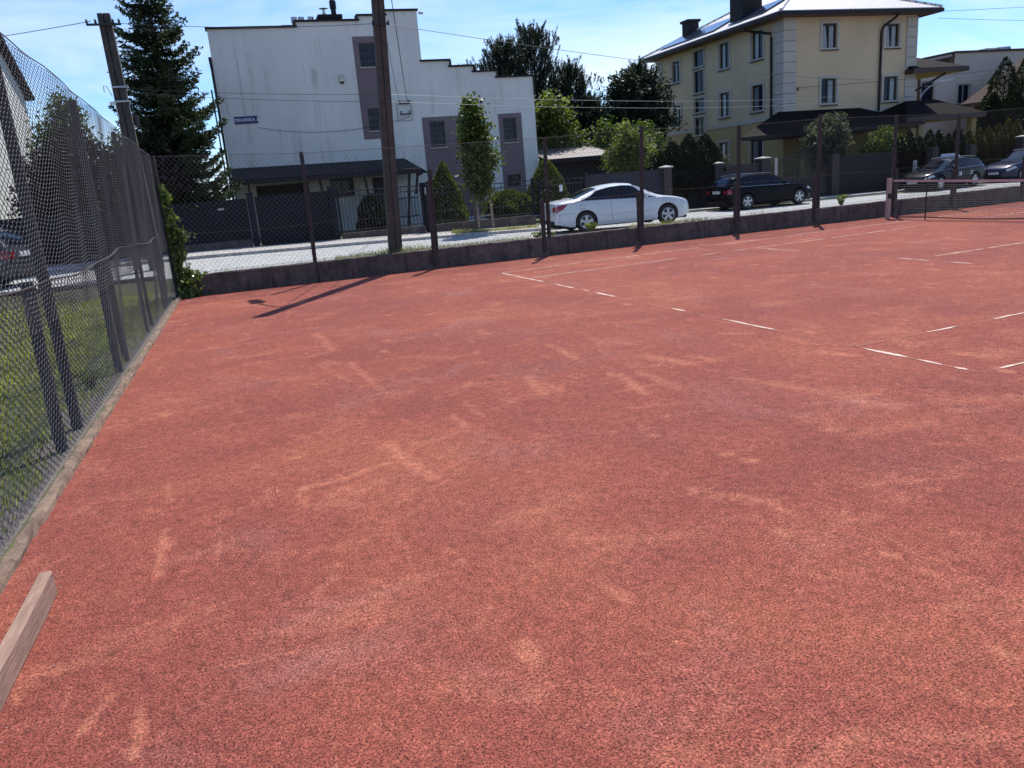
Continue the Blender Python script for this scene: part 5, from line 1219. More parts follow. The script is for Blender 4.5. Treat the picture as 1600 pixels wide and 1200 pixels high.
def make_car(name, label, cat_, spec, pnt, loc, rz, scale=1.0, sign=False, plate_rear=True, group=None):
    t = thing(name, label, cat_, loc, rz, group); t.scale = (scale,)*3; ORG[t.name] = None
    I = lambda k, x: float(np.interp(x, [a for a, _ in spec[k]], [b for _, b in spec[k]]))
    wb, wz, ra = spec['wb'], 0.325, 0.375
    xs = sorted(set([round(x, 4) for x in np.arange(spec['x0'], spec['x1'], 0.055)] + [spec['x1']] + [ax+s*ra for ax in (0, wb) for s in (-1, -.98, -.9, -.75, .75, .9, .98, 1)]))
    def sec(x):
        zt, zb0, w_ = I('top', x), I('belt', x), I('wid', x)
        zb_ = zb0 if zb0 < zt-0.01 else zt-0.01
        g = min(1, max(0, (zt-zb_-0.05)/0.3))
        bot = 0.20 + 0.10*max(0, (x-(spec['x1']-0.5))/0.5) + 0.12*max(0, (spec['x0']+0.5-x)/0.5)
        arch = False
        for ax in (0, wb):
            d = abs(x-ax)
            if d < ra: bot = max(bot, wz+math.sqrt(ra*ra-d*d)); arch = True
        z2 = max(0.52, bot+0.03); z2 = min(z2, zb_-0.05); bot = min(bot, z2-0.01)
        z3 = max(zb_-0.13, z2+0.02); z3 = min(z3, zb_-0.01)
        rw = spec['roofw']
        p5 = (w_-0.10)*(1-g)+(rw+0.06)*g, (zb_+0.6*(zt-zb_))*(1-g)+(zt-0.075)*g
        p6 = (w_*0.62)*(1-g)+(rw-0.10)*g, (zt-0.015)*(1-g)+(zt-0.018)*g
        return [(w_-0.05, bot), (w_-0.012, bot+0.02 if arch else bot+0.06), (w_, z2 if not arch else max(z2, bot+0.021)), (w_-0.012, z3 if not arch else max(z3, bot+0.03)), (w_-0.055, zb_), p5, p6, (0, zt)]
    V = []; F = []; n = 8
    for x in xs:
        s = sec(x)
        V += [(x, -y, z) for y, z in s] + [(x, y, z) for y, z in s[-2::-1]]
    m = 2*n-1
    for i in range(len(xs)-1):
        for k in range(m-1): F.append((i*m+k, (i+1)*m+k, (i+1)*m+k+1, i*m+k+1))
    F += [tuple(range(m)), tuple((len(xs)-1)*m+k for k in range(m-1, -1, -1))]
    body = mesh_obj('body', V, F, pnt, t, smooth=True)
    # soften only across gentle bends
    md = body.modifiers.new('edge', 'EDGE_SPLIT'); md.split_angle = R(32)
    mb = MB(); mb.box(spec['x0']+0.12, spec['x1']-0.22, -0.70, 0.70, 0.17, 0.62); mb.build('underbody', M['interior'], t)
    def side(x, z, sgn, off=0.005):
        s = sec(x); y = None
        for (y0, z0), (y1, z1) in zip(s[:-1], s[1:]):
            if z0-1e-6 <= z <= z1+1e-6 and z1 > z0: y = y0+(y1-y0)*(z-z0)/(z1-z0); break
        if y is None: y = s[4][0]
        return (x, sgn*(y+off), z+off*0.3)
    def patch(nm, xl, xr, zl, zr, mat_, sgn, parent, nx=8, nz=4, off=0.006):
        """xl(t), xr(t) give the x range at height t in 0..1; zl/zr bottom and top at x"""
        V = []; F = []
        for j in range(nz+1):
            for i in range(nx+1):
                tt = j/nz; x = xl(tt)+(xr(tt)-xl(tt))*i/nx; z = zl(x)+(zr(x)-zl(x))*tt
                V.append(side(x, z, sgn, off))
        for j in range(nz):
            for i in range(nx):
                q = j*(nx+1)+i; F.append((q, q+1, q+nx+2, q+nx+1) if sgn < 0 else (q, q+nx+1, q+nx+2, q+1))
        return mesh_obj(nm, V, F, mat_, parent, smooth=True)
    for sgn in (-1, 1):
        patch('window_surround', lambda tt: spec['wins'][0][0]+0.06+(spec['wins'][0][3]-spec['wins'][0][0])*tt, lambda tt: spec['wins'][-1][1]-0.1+(spec['wins'][-1][2]-spec['wins'][-1][1])*tt, lambda x: sec(x)[4][1]+0.015, lambda x: sec(x)[5][1]-0.016, M['interior'], sgn, t, 14, 4, 0.003)
        for (a, b, c, d) in spec['wins']:
            patch('side_window', lambda tt, a=a, d=d: a+(d-a)*tt, lambda tt, b=b, c=c: b+(c-b)*tt, lambda x: sec(x)[4][1]+0.02, lambda x: sec(x)[5][1]-0.02, M['carglass'], sgn, t)
    def topstrip(nm, xa, xb, fr, mat_, parent, off=0.006):
        V = []; F = []; nx, ns = 8, 12
        for i in range(nx+1):
            x = xa+(xb-xa)*i/nx; s = sec(x); wdt = s[5][0]*fr(i/nx)
            for j in range(ns+1):
                y = -wdt+2*wdt*j/ns; ay = abs(y)
                if ay <= s[6][0]: z = s[7][1]+(s[6][1]-s[7][1])*(ay/s[6][0])
                else: z = s[6][1]+(s[5][1]-s[6][1])*((ay-s[6][0])/max(1e-4, s[5][0]-s[6][0]))
                V.append((x+ (off*0.8 if xa > 1 else -off*0.8), y, z+off))
        for i in range(nx):
            for j in range(ns): q = i*(ns+1)+j; F.append((q, q+ns+1, q+ns+2, q+1))
        return mesh_obj(nm, V, F, mat_, parent, smooth=True)
    topstrip('windscreen', spec['wind'][0], spec['wind'][1], lambda f: 0.93+0.02*f, M['carglass'], t)
    topstrip('rear_window', spec['rear'][0], spec['rear'][1], lambda f: 0.88-0.02*f, M['carglass'], t)
    for sgn in (-1, 1):
        mb = MB(); xa, xb = spec['wins'][0][0]-0.03, spec['wins'][-1][1]
        mb.tube([side(x, sec(x)[4][1]+0.012, sgn, 0.004) for x in np.linspace(xa, xb, 16)], 0.010, 4); mb.build('window_strip', M['chrome'], t)
    # lamps
    x0, x1 = spec['x0'], spec['x1']
    for sgn in (-1, 1):
        patch('tail_lamp', lambda tt: x0+0.03+0.0*tt, lambda tt: x0+(0.22+0.20*tt if spec is SED else 0.20), lambda x: sec(x)[4][1]-(0.23 if spec is SED else 0.24)+ (0.16*(x-x0) if spec is SED else 0), lambda x: sec(x)[4][1]-0.035, M['redlamp'], sgn, t, 8, 3, 0.008)
        patch('headlamp', lambda tt: x1-0.50+0.1*tt, lambda tt: x1-0.10, lambda x: sec(x)[4][1]-0.12, lambda x: sec(x)[4][1]-0.01, M['clearlamp'], sgn, t, 8, 3, 0.006)
        mb = MB(); mb.box(x0-0.012, x0+0.06, (0.54 if sgn > 0 else -0.69), (0.69 if sgn > 0 else -0.54), 0.70, 0.86); mb.build('tail_lamp', M['redlamp'], t)
        # mirrors
        xm = spec['wind'][1]-0.52
        mb = MB(); y = side(xm, 0.97, sgn)[1]
        V = []; F_ = []
        for i in range(7):
            a = math.pi*i/6; r_ = 0.02+0.075*math.sin(a)
            for k in range(8):
                b = 2*math.pi*k/8; V.append((xm-0.05+0.07*math.cos(b)*math.sin(a)+0.02, y+sgn*(0.03+0.19*i/6), 1.0+r_*math.sin(b)*1.0))
        for i in range(6):
            for k in range(8): F_.append((i*8+k, i*8+(k+1)%8, (i+1)*8+(k+1)%8, (i+1)*8+k))
        mb.add(V, F_); mb.build('mirror', pnt, t, smooth=True)
        # handles, door seams
        mb = MB()
        for hx_ in ((0.62, 1.62) if spec is SED else (0.55, 1.5)):
            p = side(hx_, 0.83, sgn, 0.02); mb.box(p[0]-0.02, p[0]+0.17, min(p[1], p[1]-sgn*0.03), max(p[1], p[1]-sgn*0.03), 0.815, 0.845)
        mb.build('door_handle', pnt if spec is SED else M['interior'], t)
        mb = MB()
        for sx_ in ((0.86, 1.9) if spec is SED else (0.82, 1.82)):
            pts = [Vector(side(sx_ + (0.0 if z > 0.5 else 0.02), z, sgn, 0.0015)) for z in np.linspace(0.3, sec(sx_)[4][1], 8)]
            mb.tube(pts, 0.005, 4, False)
        mb.build('door_seam', M['interior'], t)
        mb = MB(); mb.tube([side(x, 0.30, sgn, 0.004) for x in np.linspace(0.45, wb-0.45, 10)], 0.014, 5); mb.build('sill_strip', M['interior'] if spec is EST else pnt, t)
        mb = MB(); xr = x0+0.30
        if spec is SED:
            for k in range(14):
                a_, b_ = 2*math.pi*k/14, 2*math.pi*(k+1)/14
                mb.tube([side(0.30+0.085*math.cos(a_)-0.42, 0.80+0.085*math.sin(a_), sgn, 0.002), side(0.30+0.085*math.cos(b_)-0.42, 0.80+0.085*math.sin(b_), sgn, 0.002)], 0.004, 4, False)
            mb.build('fuel_flap', M['interior'], t); mb = MB()
        mb.tube([side(x, 0.50, sgn, 0.004) for x in np.linspace(0.48, wb-0.48, 12)], 0.009, 4); mb.build('side_moulding', M['interior'] if spec is EST else pnt, t)
        mb = MB(); mb.tube([side(x0+0.12, z, sgn, 0.003) for z in np.linspace(0.34, 0.62, 6)]+[side(x, 0.63, sgn, 0.003) for x in np.linspace(x0+0.14, -0.40, 6)], 0.004, 4, False); mb.build('bumper_seam', M['interior'], t)
        # wheels
        for ax in (0, wb):
            yo = sgn*(I('wid', ax)-0.015)
            mb = MB(); prof = [(0.215,0.0),(0.29,-0.012),(0.318,0.01),(0.325,0.05),(0.325,0.16),(0.31,0.2),(0.2,0.2)]
            mb.lathe((ax, 0, wz), [(r_, h if sgn > 0 else -h) for r_, h in prof], 28, 'y')
            # lathe is built around y=0 outward; shift
            mb.v = [(v[0], yo - (v[1] if True else 0), v[2]) for v in mb.v]
            wh = mb.build('wheel', M['tyre'], t, smooth=False)
            mb = MB(); yr = yo + sgn*0.004
            rr = 0.222
            mb.lathe((ax, 0, wz), [(rr, 0), (rr-0.018, 0.008), (rr-0.03, -0.02), (rr-0.03, -0.03)], 28, 'y'); mb.f = [f for f in mb.f if len(f) == 4]
            mb.v = [(v[0], yr + sgn*v[1], v[2]) for v in mb.v]
            for k in range(5):
                a = 2*math.pi*k/5+0.3; ca, sa = math.cos(a), math.sin(a); tx, tz = -sa, ca
                P = lambda r_, h_, d_: (ax+ca*r_+tx*h_, yr+sgn*d_, wz+sa*r_+tz*h_)
                mb.add([P(0.02,-.035,.004), P(0.02,.035,.004), P(rr-0.015,.052,-.004), P(rr-0.015,-.052,-.004), P(0.02,-.035,-.02), P(0.02,.035,-.02), P(rr-0.015,.052,-.028), P(rr-0.015,-.052,-.028)],
                       [(0,1,2,3),(0,4,5,1),(1,5,6,2),(2,6,7,3),(3,7,4,0)])
            mb2 = MB(); mb2.lathe((ax, 0, wz), [(0.05,-0.01),(0.05,0.006),(0.03,0.012)], 14, 'y'); mb2.v = [(v[0], yr+sgn*v[1], v[2]) for v in mb2.v]; mb.add(mb2.v, mb2.f)
            mb.build('rim', M['rim'], wh)
    mb = MB(); mb.box(x0-0.022, x0+0.02, -0.26, 0.26, 0.72 if spec is EST else 0.62, 0.84 if spec is EST else 0.73); mb.build('number_plate', M['plate'], t)
    mb = MB(); mb.box(x1-0.03, x1+0.012, -0.26, 0.26, 0.40, 0.51); mb.build('number_plate', M['plate'], t)
    mb = MB(); mb.box(x1-0.06, x1+0.004, -0.38, 0.38, 0.30, 0.39); mb.build('grille', M['interior'], t)
    mb = MB(); mb.box(x0-0.02, x0+0.1, -0.64, 0.64, 0.30, 0.42); mb.build('bumper_insert', M['interior'], t)
    if spec is EST:
        mb = MB(); mb.box(x0-0.016, x0+0.03, -0.62, 0.62, 0.60, 0.615); mb.box(x0-0.02, x0+0.03, -0.07, 0.07, 0.885, 0.93); mb.build('chrome_strip', M['chrome'], t)
        for sgn in (-1, 1):
            mb = MB(); mb.tube([(x, sgn*0.56, I('top', x)+0.015) for x in np.linspace(-0.35, 1.35, 12)], 0.014, 5); mb.build('roof_rail', M['chrome'], t)
    if sign:
        mb = MB(); z = I('top', 0.75)
        mb.add([(0.62,-0.42,z+0.02),(0.88,-0.42,z+0.02),(0.88,0.42,z+0.02),(0.62,0.42,z+0.02),(0.68,-0.38,z+0.17),(0.82,-0.38,z+0.17),(0.82,0.38,z+0.17),(0.68,0.38,z+0.17)], [(0,3,2,1),(4,5,6,7),(0,1,5,4),(1,2,6,5),(2,3,7,6),(3,0,4,7)])
        sg = mb.build('roof_sign', M['plastic'], t)
        for txt, xx in (('57', 0.35), ('38', 1.25)):
            for sgn in (1,):
                p = side(xx, 0.72, sgn, 0.01); text_mesh('door_number', txt, 0.24, M['plastic'], t, (p[0], p[1]+0.003, 0.68), (R(90), 0, R(180)), 0.002)
    return t
make_car('parked_car', 'white four door saloon parked just behind the low court wall', 'car', SED, paint('white_car_paint', (0.60,0.62,0.64), 0.32, 0.6), (12.0, 6.2, float(zs(12.0))+0.012), R(-5.0), 1.0)
make_car('parked_car', 'black estate car with roof rails parked facing the iron gate', 'car', EST, paint('black_car_paint', (0.003,0.004,0.006), 0.22, 0.05, 0.08), (21.75, 11.65, -0.175), R(1.0), 1.0)
make_car('parked_car', 'dark car with a white roof sign parked behind the net post', 'car', EST, paint('dark_blue_car_paint', (0.004,0.006,0.010), 0.22, 0.12, 0.12), (35.0, 12.5, -0.26), R(191), 1.0, sign=True)
make_car('parked_car', 'dark blue car at the right picture edge behind the net', 'car', EST, paint('navy_car_paint', (0.009,0.014,0.045), 0.22, 0.3), (40.9, 12.9, -0.27), R(187), 1.04)
make_car('parked_car', 'dark grey car with red tail lamps seen through the left wire fence', 'car', EST, paint('grey_car_paint', (0.035,0.038,0.046), 0.25, 0.4), (-4.75, 4.6, 0.30), R(170), 1.0)

# ------------------------------------------------------------------ vegetation
def leaf_quads(P, size, aspect=1.6, N=None, jitter=1.0, D=None):
    """one small folded-free quad per point; random orientation, or growing along D"""
    n = len(P); size = np.broadcast_to(size, (n,))
    if D is None: D = rng.normal(size=(n,3))
    else: D = D + rng.normal(size=(n,3))*0.35*jitter
    D = D/(np.linalg.norm(D, axis=1, keepdims=True)+1e-9)
    A = rng.normal(size=(n,3)) if N is None else N + rng.normal(size=(n,3))*0.5*jitter
    B = np.cross(D, A); B /= np.linalg.norm(B, axis=1, keepdims=True)+1e-9
    l = size[:,None]*aspect*0.5; w_ = size[:,None]*0.5
    V = np.stack([P-D*l, P+B*w_-D*l*0.1, P+D*l, P-B*w_-D*l*0.1], 1)
    return V.reshape(-1,3), np.arange(4*n).reshape(n,4)
def crown_obj(name, P, size, mat, parent, aspect=1.6, D=None, N=None):
    V, F = leaf_quads(np.asarray(P), size, aspect, N, 1.0, D); return mesh_obj(name, V, F, mat, parent)
def blob_points(n, c, r, shell=0.55, rough=0.25, squash=(1,1,1)):
    d = rng.normal(size=(n,3)); d /= np.linalg.norm(d, axis=1, keepdims=True)
    f = rng.uniform(shell, 1.0, n)**0.7
    lump = 1 + rough*(np.sin(d[:,0]*5+c[0])*np.sin(d[:,1]*6+c[1])+np.sin(d[:,2]*7+c[2]*3+d[:,0]*3))*0.5
    return np.array(c) + d*(np.array(squash)*r)*(f*lump)[:,None]
def clustered(n_cl, per, sampler, r_cl):
    C = sampler(n_cl); P = np.repeat(C, per, 0) + rng.normal(size=(n_cl*per,3))*r_cl
    return P

def spruce(x, y, z0, h, rmax, seed):
    global rng
    rs = np.random.default_rng(seed)
    t = thing('spruce_tree', 'tall dark spruce with tiered drooping branches left of the white house', 'tree', (x, y, z0))
    mb = MB(); mb.tube([(x,y,z0-0.1),(x+0.03,y,z0+h*0.5),(x,y,z0+h)], [0.19,0.11,0.015], 9); mb.build('trunk', M['bark'], t)
    Ps = []; Ds = []; br = MB()
    z = 1.0; k = 0
    while z < h-0.15:
        f = z/h; rad = rmax*(1-f)**0.78*(0.95+0.16*math.sin(k*2.4)) + 0.10
        if f < 0.25: rad *= 0.8+0.8*f
        nb = max(5, int(9*(1-f)+5))
        for b in range(nb):
            a = 2*math.pi*b/nb + k*0.9 + rs.uniform(-0.25,0.25); L_ = rad*rs.uniform(0.68, 1.18)
            ca, sa = math.cos(a), math.sin(a); pts = []
            m = max(4, int(L_/0.12))
            zz = z + rs.uniform(-0.1,0.1)
            for i in range(m+1):
                q = i/m; pts.append((x+ca*L_*q, y+sa*L_*q, z0+zz - 0.34*L_*math.sin(q*2.1)*(1-f*0.7) + 0.36*L_*q*q))
            if L_ > 0.5: br.tube(pts, [0.022*(1-0.8*i/m) for i in range(m+1)], 3, False)
            side = np.array([-sa, ca, 0])
            for i in range(1, m+1):
                q = i/m; c = np.array(pts[i]); wdt = 0.34*L_*(1-q*0.72)*min(1, q*3)+0.05
                wdt = min(wdt, 0.5)
                fw = np.array([ca, sa, 0.05])
                for sgn in (-1, 1):
                    nt_ = max(2, int(wdt/0.045))
                    for j in range(nt_):
                        s = (j+rs.uniform(0,1))/nt_
                        p = c + sgn*side*wdt*s + fw*0.45*wdt*s + np.array([0,0,-0.14*wdt*s+rs.uniform(-0.03,0.025)])
                        Ps.append(p); Ds.append(sgn*side*0.7+fw*0.8+np.array([0,0,rs.uniform(-0.25,0.3)]))
                        if rs.random() < 0.4:
                            Ps.append(p+np.array([0,0,-0.05])+rs.normal(size=3)*0.03); Ds.append(np.array([0,0,-0.8])+sgn*side*0.4)
                Ps.append(c); Ds.append(fw)
        z += 0.25+0.13*(1-f); k += 1
    P = np.array(Ps); D = np.array(Ds)
    P = np.concatenate([P, P+rs.normal(size=P.shape)*0.035]); D = np.concatenate([D, D+rs.normal(size=D.shape)*0.4])
    crown_obj('crown', P, rs.uniform(0.034,0.062,len(P)), M['spruce'], t, 3.2, D)
    br.build('branches', M['bark'], t)
spruce(-0.42, 12.6, 0.35, 11.0, 2.2, 11)

def pine(x, y, z0, h, spread, label, seed, mat='pine', name='pine_tree', low=0.35):
    rs = np.random.default_rng(seed)
    t = thing(name, label, 'tree', (x, y, z0))
    mb = MB(); mb.tube([(x,y,z0-0.1),(x+0.1,y,z0+h*0.5),(x,y,z0+h*0.97)], [0.2,0.13,0.03], 8); mb.build('trunk', M['bark'], t)
    br = MB(); Ps = []; Ds = []
    nb = 84
    for b in range(nb):
        f = low+(1-low)*(b+rs.uniform(0,1))/nb; a = b*2.4+rs.uniform(-0.4,0.4)
        L_ = spread*(1.05-f)**0.5*rs.uniform(0.55,1.1)
        if f > 0.9: L_ *= 0.8
        p0 = np.array([x,y,z0+h*f*0.93]); d = np.array([math.cos(a), math.sin(a), 0.15+0.75*f])
        tip = p0+d*L_; br.tube([tuple(p0), tuple((p0+tip)/2+np.array([0,0,-0.06*L_])), tuple(tip)], [0.05*(1-f*0.7),0.03,0.01], 4, False)
        for s in range(int(6+L_*7)):
            q = rs.uniform(0.3,1.0); c = p0+(tip-p0)*q+rs.normal(size=3)*np.array([0.2,0.2,0.12])*min(1.3, L_)
            up = np.array([rs.normal()*0.3, rs.normal()*0.3, 1.0])+d*0.35
            ln = rs.uniform(0.25,0.55)
            k = 48
            u_ = rs.uniform(0,1,k)
            Ps.append(c+up*ln*u_[:,None]+rs.normal(size=(k,3))*0.028)
            dd = rs.normal(size=(k,3))*0.75+up*1.0
            Ds.append(dd)
    P = np.concatenate(Ps); D = np.concatenate(Ds)
    crown_obj('crown', P, rs.uniform(0.022,0.034,len(P)), M[mat], t, 6.0, D)
    br.build('branches', M['bark'], t)
pine(17.7, 29.5, 0.1, 9.9, 3.0, 'left pine with upright candles behind the stepped white roof', 21, low=0.45)
pine(20.0, 30.5, 0.1, 10.8, 3.4, 'tallest middle pine with upright candles behind the white house', 22, low=0.3)
pine(21.7, 29.0, 0.1, 8.2, 2.6, 'shorter spreading pine right of the white house roof end', 23, low=0.25)
pine(15.9, 31.0, 0.1, 8.7, 1.5, 'small pine top just clearing the lower roof step', 24)
pine(25.7, 27.5, 0.1, 8.0, 2.0, 'dark conifer touching the back corner of the yellow house', 26, 'fir', 'conifer_tree', 0.12)
pine(22.4, 27.5, 0.1, 6.0, 1.6, 'low dark conifer at the left edge of the dark conifer group', 27, 'fir', 'conifer_tree', 0.12)

def broadleaf(name, label, x, y, z0, blobs, mat, size, n, trunk_h, cat_='tree', tr=0.09, aspect=1.5, group=None, shell=0.35, stems=1):
    t = thing(name, label, cat_, (x, y, z0), group=group)
    br = MB(); r_ = random.Random(int(x*37+y*11))
    for s in range(stems):
        ox = r_.uniform(-0.15,0.15)*(stems > 1)
        br.tube([(x+ox,y,z0-0.1),(x+ox*1.5+0.02,y,z0+trunk_h*0.6),(x+ox*2,y,z0+trunk_h)], [tr,tr*0.8,tr*0.55], 7)
    for cx, cy, cz, rr, sq in blobs: br.tube([(x,y,z0+trunk_h*0.85),((x+cx)/2,(y+cy)/2,(z0+trunk_h+cz)/2),(cx,cy,cz)], [tr*0.5,tr*0.35,tr*0.15], 5, False)
    br.build('trunk', M['bark'], t)
    tot = sum(b[3]**2 for b in blobs); Ps = []
    for cx, cy, cz, rr, sq in blobs:
        k = int(n*rr**2/tot)
        c = blob_points(max(4, k//14), (cx,cy,cz), rr, shell, 0.35, sq)
        Ps.append(np.repeat(c, 14, 0)+rng.normal(size=(len(c)*14,3))*size*1.5)
    P = np.concatenate(Ps); P = P[P[:,2] > z0+0.02]
    N = rng.normal(size=(len(P),3))*0.6+np.array([0,0,0.8])
    crown_obj('crown', P, rng.uniform(0.6,1.15,len(P))*size, M[mat], t, aspect, None, N)
    return t
S1 = (1,1,1)
broadleaf('conifer_tree', 'broad dense dark conifer left of the yellow house with a ragged top', 24.2, 26, 0.1, [(23.5,26,6.2,1.15,S1),(24.9,26,6.2,1.15,S1),(26.0,26.6,6.0,1.25,S1),(22.8,26,5.1,1.0,S1),(24.3,26,4.7,1.4,S1),(25.7,26,4.5,1.4,S1),(23.2,26,3.7,1.3,S1),(24.2,26,7.0,0.55,S1),(25.6,26,7.1,0.5,S1)], 'fir', 0.11, 15000, 3.0, 'tree', 0.15, 2.6, shell=0.15)
broadleaf('maple_tree', 'bright green maple just right of the white house wall', 16.5, 19.5, 0.3, [(16.3,19.5,3.6,1.0,S1),(16.7,19.4,4.6,0.85,S1),(15.9,19.6,4.5,0.75,S1),(17.3,19.5,3.5,0.85,S1),(16.5,19.2,5.1,0.5,S1),(17.7,19.4,2.9,0.6,S1)], 'maple', 0.15, 5200, 2.2)
broadleaf('fruit_tree', 'mid green bushy tree above the shed roof and board fence', 19.4, 19.0, 0.3, [(18.9,19,2.6,0.95,S1),(19.7,18.8,3.2,0.95,S1),(20.1,18.9,2.2,0.9,S1),(19.2,19.2,3.7,0.6,S1)], 'bush', 0.12, 5200, 1.5)
broadleaf('fruit_tree', 'small mid green tree between the dark conifers and the board fence', 21.3, 18.5, 0.0, [(20.9,18.5,2.5,0.8,S1),(21.5,18.4,3.1,0.6,S1),(21.2,18.6,3.8,0.42,S1),(20.5,18.4,1.9,0.8,S1),(20.4,18.5,3.0,0.45,S1),(21.9,18.4,2.4,0.5,S1)], 'bush', 0.10, 4200, 1.5)
broadleaf('garden_shrub', 'leafy green shrub left of the thuja trio behind the board fence', 17.2, 12.3, 0.38, [(17.1,12.3,2.0,0.6,S1),(17.5,12.2,2.7,0.5,S1),(16.7,12.4,2.5,0.5,S1),(17.1,12.3,3.3,0.4,S1)], 'maple', 0.10, 3600, 1.2, 'shrub', 0.05)
broadleaf('garden_tree', 'leafy tree behind the board fence beside the shed', 18.4, 14.5, 0.38, [(18.1,14.5,2.2,0.7,S1),(18.8,14.4,2.6,0.6,S1),(17.6,14.6,2.3,0.6,S1)], 'bush', 0.10, 3000, 1.2, 'tree', 0.06)
def pavement_tree():
    bl = [(9.45,8.85,4.30,0.22,(1,1,1.3)),(9.35,8.8,3.85,0.28,S1),(9.6,8.85,3.6,0.28,S1),(9.35,8.8,3.25,0.30,S1),(9.7,8.9,3.2,0.24,S1),(9.3,8.8,2.75,0.32,S1),(9.7,8.85,2.75,0.28,S1),(10.0,8.85,2.65,0.18,S1),(9.5,8.85,2.3,0.28,S1),(9.6,8.8,1.9,0.26,S1),(9.25,8.8,2.1,0.15,S1),(9.5,8.8,1.55,0.18,S1)]
    broadleaf('street_tree', 'young slim street tree with glossy leaves staked on the pavement', 9.22, 8.8, 0.36, [(a, b, c, r_*0.86, q) for a, b, c, r_, q in bl], 'street', 0.118, 7000, 1.5, 'tree', 0.06, 1.25, shell=0.15)
    mb = MB(); mb.bar((9.92,9.0,0.3),(9.85,9.0,1.9),0.07,0.07); mb.bar((9.3,8.75,0.72),(9.95,8.98,0.72),0.02,0.05); mb.bar((9.5,9.4,0.3),(9.5,9.38,1.9),0.06,0.06)
    tag(mb.build('tree_stake', M['stake'], origin=(9.9,9.0,0.36)), 'pale wooden stakes supporting the young street tree', 'stake')
pavement_tree()

def clipped(name, label, x, y, z0, prof, mat, n, size, cat_='shrub', group=None, lump=0.08):
    """conical or domed clipped conifer: short sprays over a turned profile with inner shade"""
    t = thing(name, label, cat_, (x, y, z0), group=group)
    mb = MB(); mb.tube([(x,y,z0-0.05),(x,y,z0+prof[-1][1]*0.85)], [0.06,0.015], 6); mb.build('stem', M['bark'], t)
    hs = np.array([p[1] for p in prof]); rr = np.array([p[0] for p in prof])
    k = n; zz = rng.uniform(0, hs[-1], k*2); r_ = np.interp(zz, hs, rr); keep = rng.uniform(0, rr.max(), k*2) < r_+0.03; zz = zz[keep][:k]; r_ = r_[keep][:k]
    a = rng.uniform(0, 2*np.pi, len(zz)); f = np.where(rng.uniform(0,1,len(zz)) < 0.8, rng.uniform(0.86,1.03,len(zz)), rng.uniform(0.4,0.9,len(zz)))
    lp = 1+lump*(np.sin(a*3+zz*5+x)+np.sin(a*5-zz*7)*0.7+np.sin(a*9+zz*11)*0.4)
    P = np.stack([x+np.cos(a)*r_*f*lp, y+np.sin(a)*r_*f*lp, z0+zz], 1)
    D = np.stack([np.cos(a), np.sin(a), np.full_like(a, 0.9)], 1)
    crown_obj('crown', P, rng.uniform(0.7,1.3,len(P))*size, M[mat], t, 2.4, D)
    return t
clipped('clipped_cone', 'left clipped conical dwarf spruce near the brown pole', 9.25, 13.0, 0.38, [(0.78,0),(0.86,0.35),(0.62,1.1),(0.35,1.8),(0.12,2.25),(0.0,2.4)], 'cone', 7000, 0.05, lump=0.05)
clipped('clipped_cone', 'right clipped conical dwarf spruce behind the white saloon', 13.6, 13.0, 0.38, [(0.85,0),(0.98,0.4),(0.75,1.1),(0.42,1.75),(0.12,2.15),(0.0,2.3)], 'cone', 8000, 0.05, lump=0.04)
clipped('round_shrub', 'low rounded golden green shrub between the two clipped cones', 11.7, 12.6, 0.38, [(0.6,0),(1.0,0.25),(0.98,0.55),(0.7,0.85),(0.3,1.05),(0.0,1.1)], 'cone', 7000, 0.06, lump=0.12)
clipped('low_shrub', 'low dark shrub behind the bars left of the brown pole', 6.1, 12.0, 0.38, [(0.5,0),(0.62,0.3),(0.45,0.9),(0.2,1.3),(0,1.4)], 'thuja', 2500, 0.06)
THJ = [(0.30,0),(0.38,0.5),(0.36,1.2),(0.22,1.9),(0.06,2.35),(0,2.45)]
def thuja(x, y, z0, top, rr, label, mat='thuja', n=3000, g='thujas along the frontage'):
    clipped('thuja', label, x, y, z0, [(r_*rr, h_*(top-z0)/2.45) for r_, h_ in THJ], mat, n, 0.06, 'shrub', g, 0.1)
for i, (x, h_, lab) in enumerate(((20.55, 2.85, 'left thuja of the dark trio right of the board fence pillar'), (21.4, 3.1, 'middle thuja of the dark trio, a forked top'), (22.25, 3.08, 'right thuja of the dark trio next to the brick wall pillar'), (19.65, 2.75, 'dark thuja just left of the trio beside the leafy shrub'))):
    thuja(x, 14.8, -0.05, h_*1.04, 2.5, lab, n=11000)
ordn = ['first', 'second', 'third', 'fourth', 'fifth', 'sixth', 'seventh', 'eighth']
for i in range(7):
    thuja(33.45+i*0.63, 14.7, -0.1, 2.5+0.18*math.sin(i*2.3), 1.45, f'{ordn[i]} dark thuja from the left in the hedge behind the signed car', n=4200)
for i in range(6):
    thuja(38.1+i*0.66, 14.8, -0.1, [2.45,2.5,2.55,2.65,2.9,2.75][i], 1.2, f'{ordn[i]} golden thuja from the left near the right edge', 'thujagold', 2600, 'golden thujas near the right edge')
for i, (x, y, h_, rr) in enumerate(((43.3,17.4,6.3,2.7),(44.6,17.0,6.5,2.9),(46.0,17.0,6.4,2.8),(42.0,16.9,4.4,2.0))):
    thuja(x, y, -0.1, h_, rr*1.25, ['tall dark cypress left in the group before the brown roof','middle dark cypress before the brown roof','dark cypress right in the group at the picture edge','shortest dark cypress beside the beige house'][i], n=12000, g='cypresses before the brown roof')
